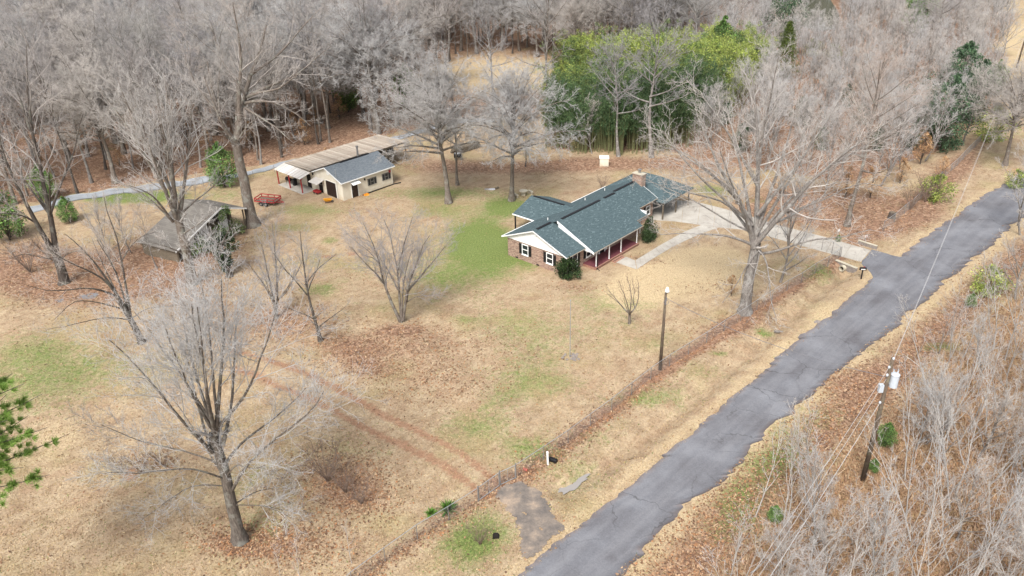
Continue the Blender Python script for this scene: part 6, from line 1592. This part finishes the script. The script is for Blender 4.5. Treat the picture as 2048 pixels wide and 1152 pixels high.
pipe = m_.build('pipe', M['concrete_pale'], hw); MB().tube([(cx, -.32, -.38), (cx, -.30, -.38)], .28, 16).build('pipe_throat', M['dark'], pipe)
a, b = at(1716, 487), at(1753, 499); dv = b - a; rw = empty('retaining_wall', Vector((a.x, a.y, 0)), math.atan2(dv.y, dv.x)); tag(rw, 'low pale concrete retaining wall along the far side of the drive', 'wall')
for k in range(5): MB().b2((k * dv.length / 5 + .01, -.12, -.3), ((k + 1) * dv.length / 5 - .01, .12, .42)).build('block', M['rock'], rw)
MB().b2((0, -.15, .422), (dv.length, .15, .49)).build('coping', M['concrete_pale'], rw)
p0 = gat(1730, 484); sg = empty('small_sign', p0, .6); tag(sg, 'small white card sign on the retaining wall by the drive', 'sign')
MB().b2((-.02, -.02, 0), (.02, .02, .75)).build('stake', M['galv'], sg); MB().b2((-.24, -.035, .6), (.24, -.021, .9)).build('board', M['white'], sg); MB().b2((-.12, -.039, .7), (.14, -.036, .8)).build('mark', M['red'], sg)
p0 = gat(1676, 470); sg = empty('small_sign', p0, .6); tag(sg, 'small pale sign with an orange board under the thick-trunked oak', 'sign')
MB().b2((-.02, -.02, 0), (.02, .02, .7)).build('stake', M['galv'], sg); MB().b2((-.2, -.035, .5), (.2, -.021, .85)).build('board', M['white'], sg)
p0 = gat(1783, 436); st = empty('tree_stump', p0); tag(st, 'dark cut stump beside the verge beyond the drive', 'stump')
MB().tube([(0, 0, -.1), (0, 0, .15), (.03, 0, .75)], [.62, .46, .42], 11).build('stump', M['bark_dark'], st); MB().tube([(.03, 0, .752), (.03, 0, .77)], .36, 11).build('cut_face', M['wood'], st)
p0 = gat(1096, 930); mp = empty('marker_post', p0); tag(mp, 'white plastic marker post outside the fence near the gate', 'post')
MB().tube([(0, 0, -.2), (-.04, 0, 1.25)], .085, 10).build('post', M['white'], mp); MB().ball((-.04, 0, 1.26), (.085, .085, .05), 10, 6).build('cap', M['white'], mp)
cp = MB(); o_ = gat(1104, 924)
for k in range(9): cp.tube([(-.25 + k * .07, .12 - k * .04, .2), (-.2 + k * .07, .09 - k * .04, .2)], .2 if k % 2 else .18, 12)
tag(cp.build('drain_pipe', M['plastic_black'], None, loc=o_), 'black corrugated drain pipe end behind the white marker post', 'pipe')
tp2 = MB(); tp2.tube([(0, 0, .12), (.3, -.15, .1)], .12, 10); tag(tp2.build('clay_pipe', plain('terracotta', (.35, .1, .07), .8, .2), None, loc=gat(1047, 940)), 'small reddish clay pipe end beside the gate post', 'pipe')
cv = MB().tube([(0, .3, .05), (0, -.05, .02)], .24, 12); tag(cv.build('culvert_pipe', M['dark'], None, loc=gat(992, 1076)), 'dark culvert mouth in the grass beside the broken apron', 'pipe')
lg = MB().tube([(-.5, .2, .12), (0, 0, .16), (.5, -.05, .12)], [.12, .15, .10], 8); tag(lg.build('fallen_log', M['bark_pale'], None, loc=gat(1560, 660)), 'pale broken log lying on the road verge below the oak', 'log')
rk = MB().ball((0, 0, .08), (.35, .22, .16), 8, 5, .15); tag(rk.build('boulder', M['rock'], None, loc=gat(1634, 645)), 'small dark rock at the left edge of the road', 'rock')
# drifted leaves and straw: tufts and flakes that make the ground uneven
def scatter(name, n, region, fn, size, cols_of, label, up_=.3, blade=False, seed=0, wide=.42):
    rng = np.random.default_rng(seed)
    X, Y = [], []
    px = rng.uniform(region[0], region[2], n * 3); py = region[1] + (region[3] - region[1]) * rng.random(n * 3) ** region[4]
    d0 = (px - 1024) / F_PX; d1 = (576 - py) / F_PX
    dx = _r.x * d0 + _u.x * d1 + _f.x; dy = _r.y * d0 + _u.y * d1 + _f.y; dz = _r.z * d0 + _u.z * d1 + _f.z
    t = -CAM_H / dz; x, y = dx * t, dy * t
    ms = masks(x, y)
    w = fn(ms, x, y)
    ok = rng.random(len(x)) < w
    rd = seg_dist(x, y, ROAD_C); lim = 2.2
    ok &= rd > lim
    for o_, ang, lo_, hi_ in ((HOUSE_O, HOUSE_A, (-.6, -3.6), (27.6, 12.2)), (GAR_O, GAR_A, (-2.6, -.4), (17.4, 13.6))):
        a, b = x - o_.x, y - o_.y; u = a * math.cos(ang) + b * math.sin(ang); v = -a * math.sin(ang) + b * math.cos(ang)
        ok &= ~((u > lo_[0]) & (u < hi_[0]) & (v > lo_[1]) & (v < hi_[1]))
    for poly in ([(1741, 501), (1560, 452), (1440, 416), (1300, 402), (1300, 440), (1435, 455), (1530, 471), (1722, 524)], [(1234, 524), (1253, 514), (1270, 521), (1320, 491), (1370, 463), (1404, 450), (1436, 456), (1345, 494), (1272, 538)], [(1748, 499), (1812, 512), (1850, 530), (1762, 600), (1747, 557), (1724, 528)], [(1010, 972), (1040, 966), (1080, 985), (1103, 1036), (1128, 1052), (1062, 1108), (1042, 1100), (1048, 1070), (990, 985)], [(135, 404), (330, 375), (560, 333), (800, 278), (990, 243), (990, 236), (800, 270), (560, 325), (135, 394)]):
        q = line_of(poly); ok &= ~in_poly(x, y, q)
    x, y, ms = x[ok][:n], y[ok][:n], [m[ok][:n] for m in ms]
    n = len(x); z = hfun(x, y)
    s = size * (.6 + .9 * rng.random(n)); c = cols_of(rng, ms, x, y)
    a = rng.random(n) * 6.28
    if blade:
        lx, ly = np.cos(a), np.sin(a); b = np.stack([x, y, z], -1); side = np.stack([lx, ly, 0 * lx], -1) * (s * wide)[:, None]
        tip = b + np.stack([rng.normal(0, .55, n) * s, rng.normal(0, .55, n) * s, s * (.5 + .7 * rng.random(n))], -1)
        V = np.stack([b - side, b + side, tip], 1).reshape(-1, 3); V[:, 2] += -.01
        me = raw_mesh(name, V, np.zeros((0, 4), int), np.arange(n * 3).reshape(-1, 3), M['litter'], False, np.repeat(c, 3, 0))
    else:
        e1 = np.stack([np.cos(a), np.sin(a), rng.normal(0, up_, n)], -1) * s[:, None]; e2 = np.stack([-np.sin(a), np.cos(a), rng.normal(0, up_, n)], -1) * (s * .6)[:, None]
        p = np.stack([x, y, z + .03 + np.abs(rng.normal(0, .02, n))], -1)
        V = np.stack([p - e1, p + e2, p + e1, p - e2], 1).reshape(-1, 3)
        me = raw_mesh(name, V, np.arange(n * 4).reshape(-1, 4), np.zeros((0, 3), int), M['litter'], False, np.repeat(c, 4, 0))
    return tag(link(name, me), label, None, None, 'stuff')
def grass_cols(rng, ms, x, y):
    g = ms[0]; n = len(g)
    st = np.array([(.36, .26, .15), (.28, .19, .10), (.42, .32, .19), (.23, .15, .085), (.31, .23, .11)])[rng.integers(0, 5, n)]; gr = np.array([(.12, .16, .045), (.16, .20, .06), (.09, .13, .035), (.20, .22, .08)])[rng.integers(0, 4, n)]
    return np.where((rng.random(n) < g * .75 + .04)[:, None], gr, st) * (.8 + .4 * rng.random((n, 1)))
def leaf_cols(rng, ms, x, y):
    n = len(x)
    return np.array([(.24, .135, .075), (.31, .185, .105), (.17, .09, .052), (.38, .26, .16), (.12, .068, .045), (.29, .145, .07)])[rng.integers(0, 6, n)] * (.8 + .4 * rng.random((n, 1)))
scatter('grass', 150000, (-30, 330, 2080, 1200, .75), lambda m, x, y: np.clip(.75 - .6 * m[1] - .5 * m[2], .05, 1), .085, grass_cols, 'dry straw and green grass blades of the lawn', blade=True, seed=3)
scatter('fallen_leaves', 90000, (-30, 300, 2080, 1200, .8), lambda m, x, y: np.clip(m[1] * .9 + m[5] * .35 + .008, 0, 1), .085, leaf_cols, 'fallen brown leaves lying over grass and woodland floor', seed=4)
scatter('dry_weeds', 30000, (1300, 450, 2120, 1260, .9), lambda m, x, y: m[5] * 1.0 * (x > np.interp(y, [p[1] for p in SCRUB], [p[0] for p in SCRUB])), .42, lambda rng, ms, x, y: np.array([(.40, .26, .15), (.33, .20, .11), (.47, .34, .22), (.37, .23, .15), (.27, .17, .11)])[rng.integers(0, 5, len(x))] * (.75 + .5 * rng.random((len(x), 1))), 'rust-brown dead weeds between the roadside saplings', blade=True, seed=5, wide=.09)
scatter('green_weeds', 5000, (820, 760, 2100, 1180, 1.), lambda m, x, y: np.clip(m[0] - .35, 0, 1), .11, lambda rng, ms, x, y: np.array([(.10, .16, .03), (.15, .21, .05), (.07, .12, .03)])[rng.integers(0, 3, len(x))] * (.75 + .5 * rng.random((len(x), 1))), 'low green weeds in the dry grass', blade=True, seed=6)
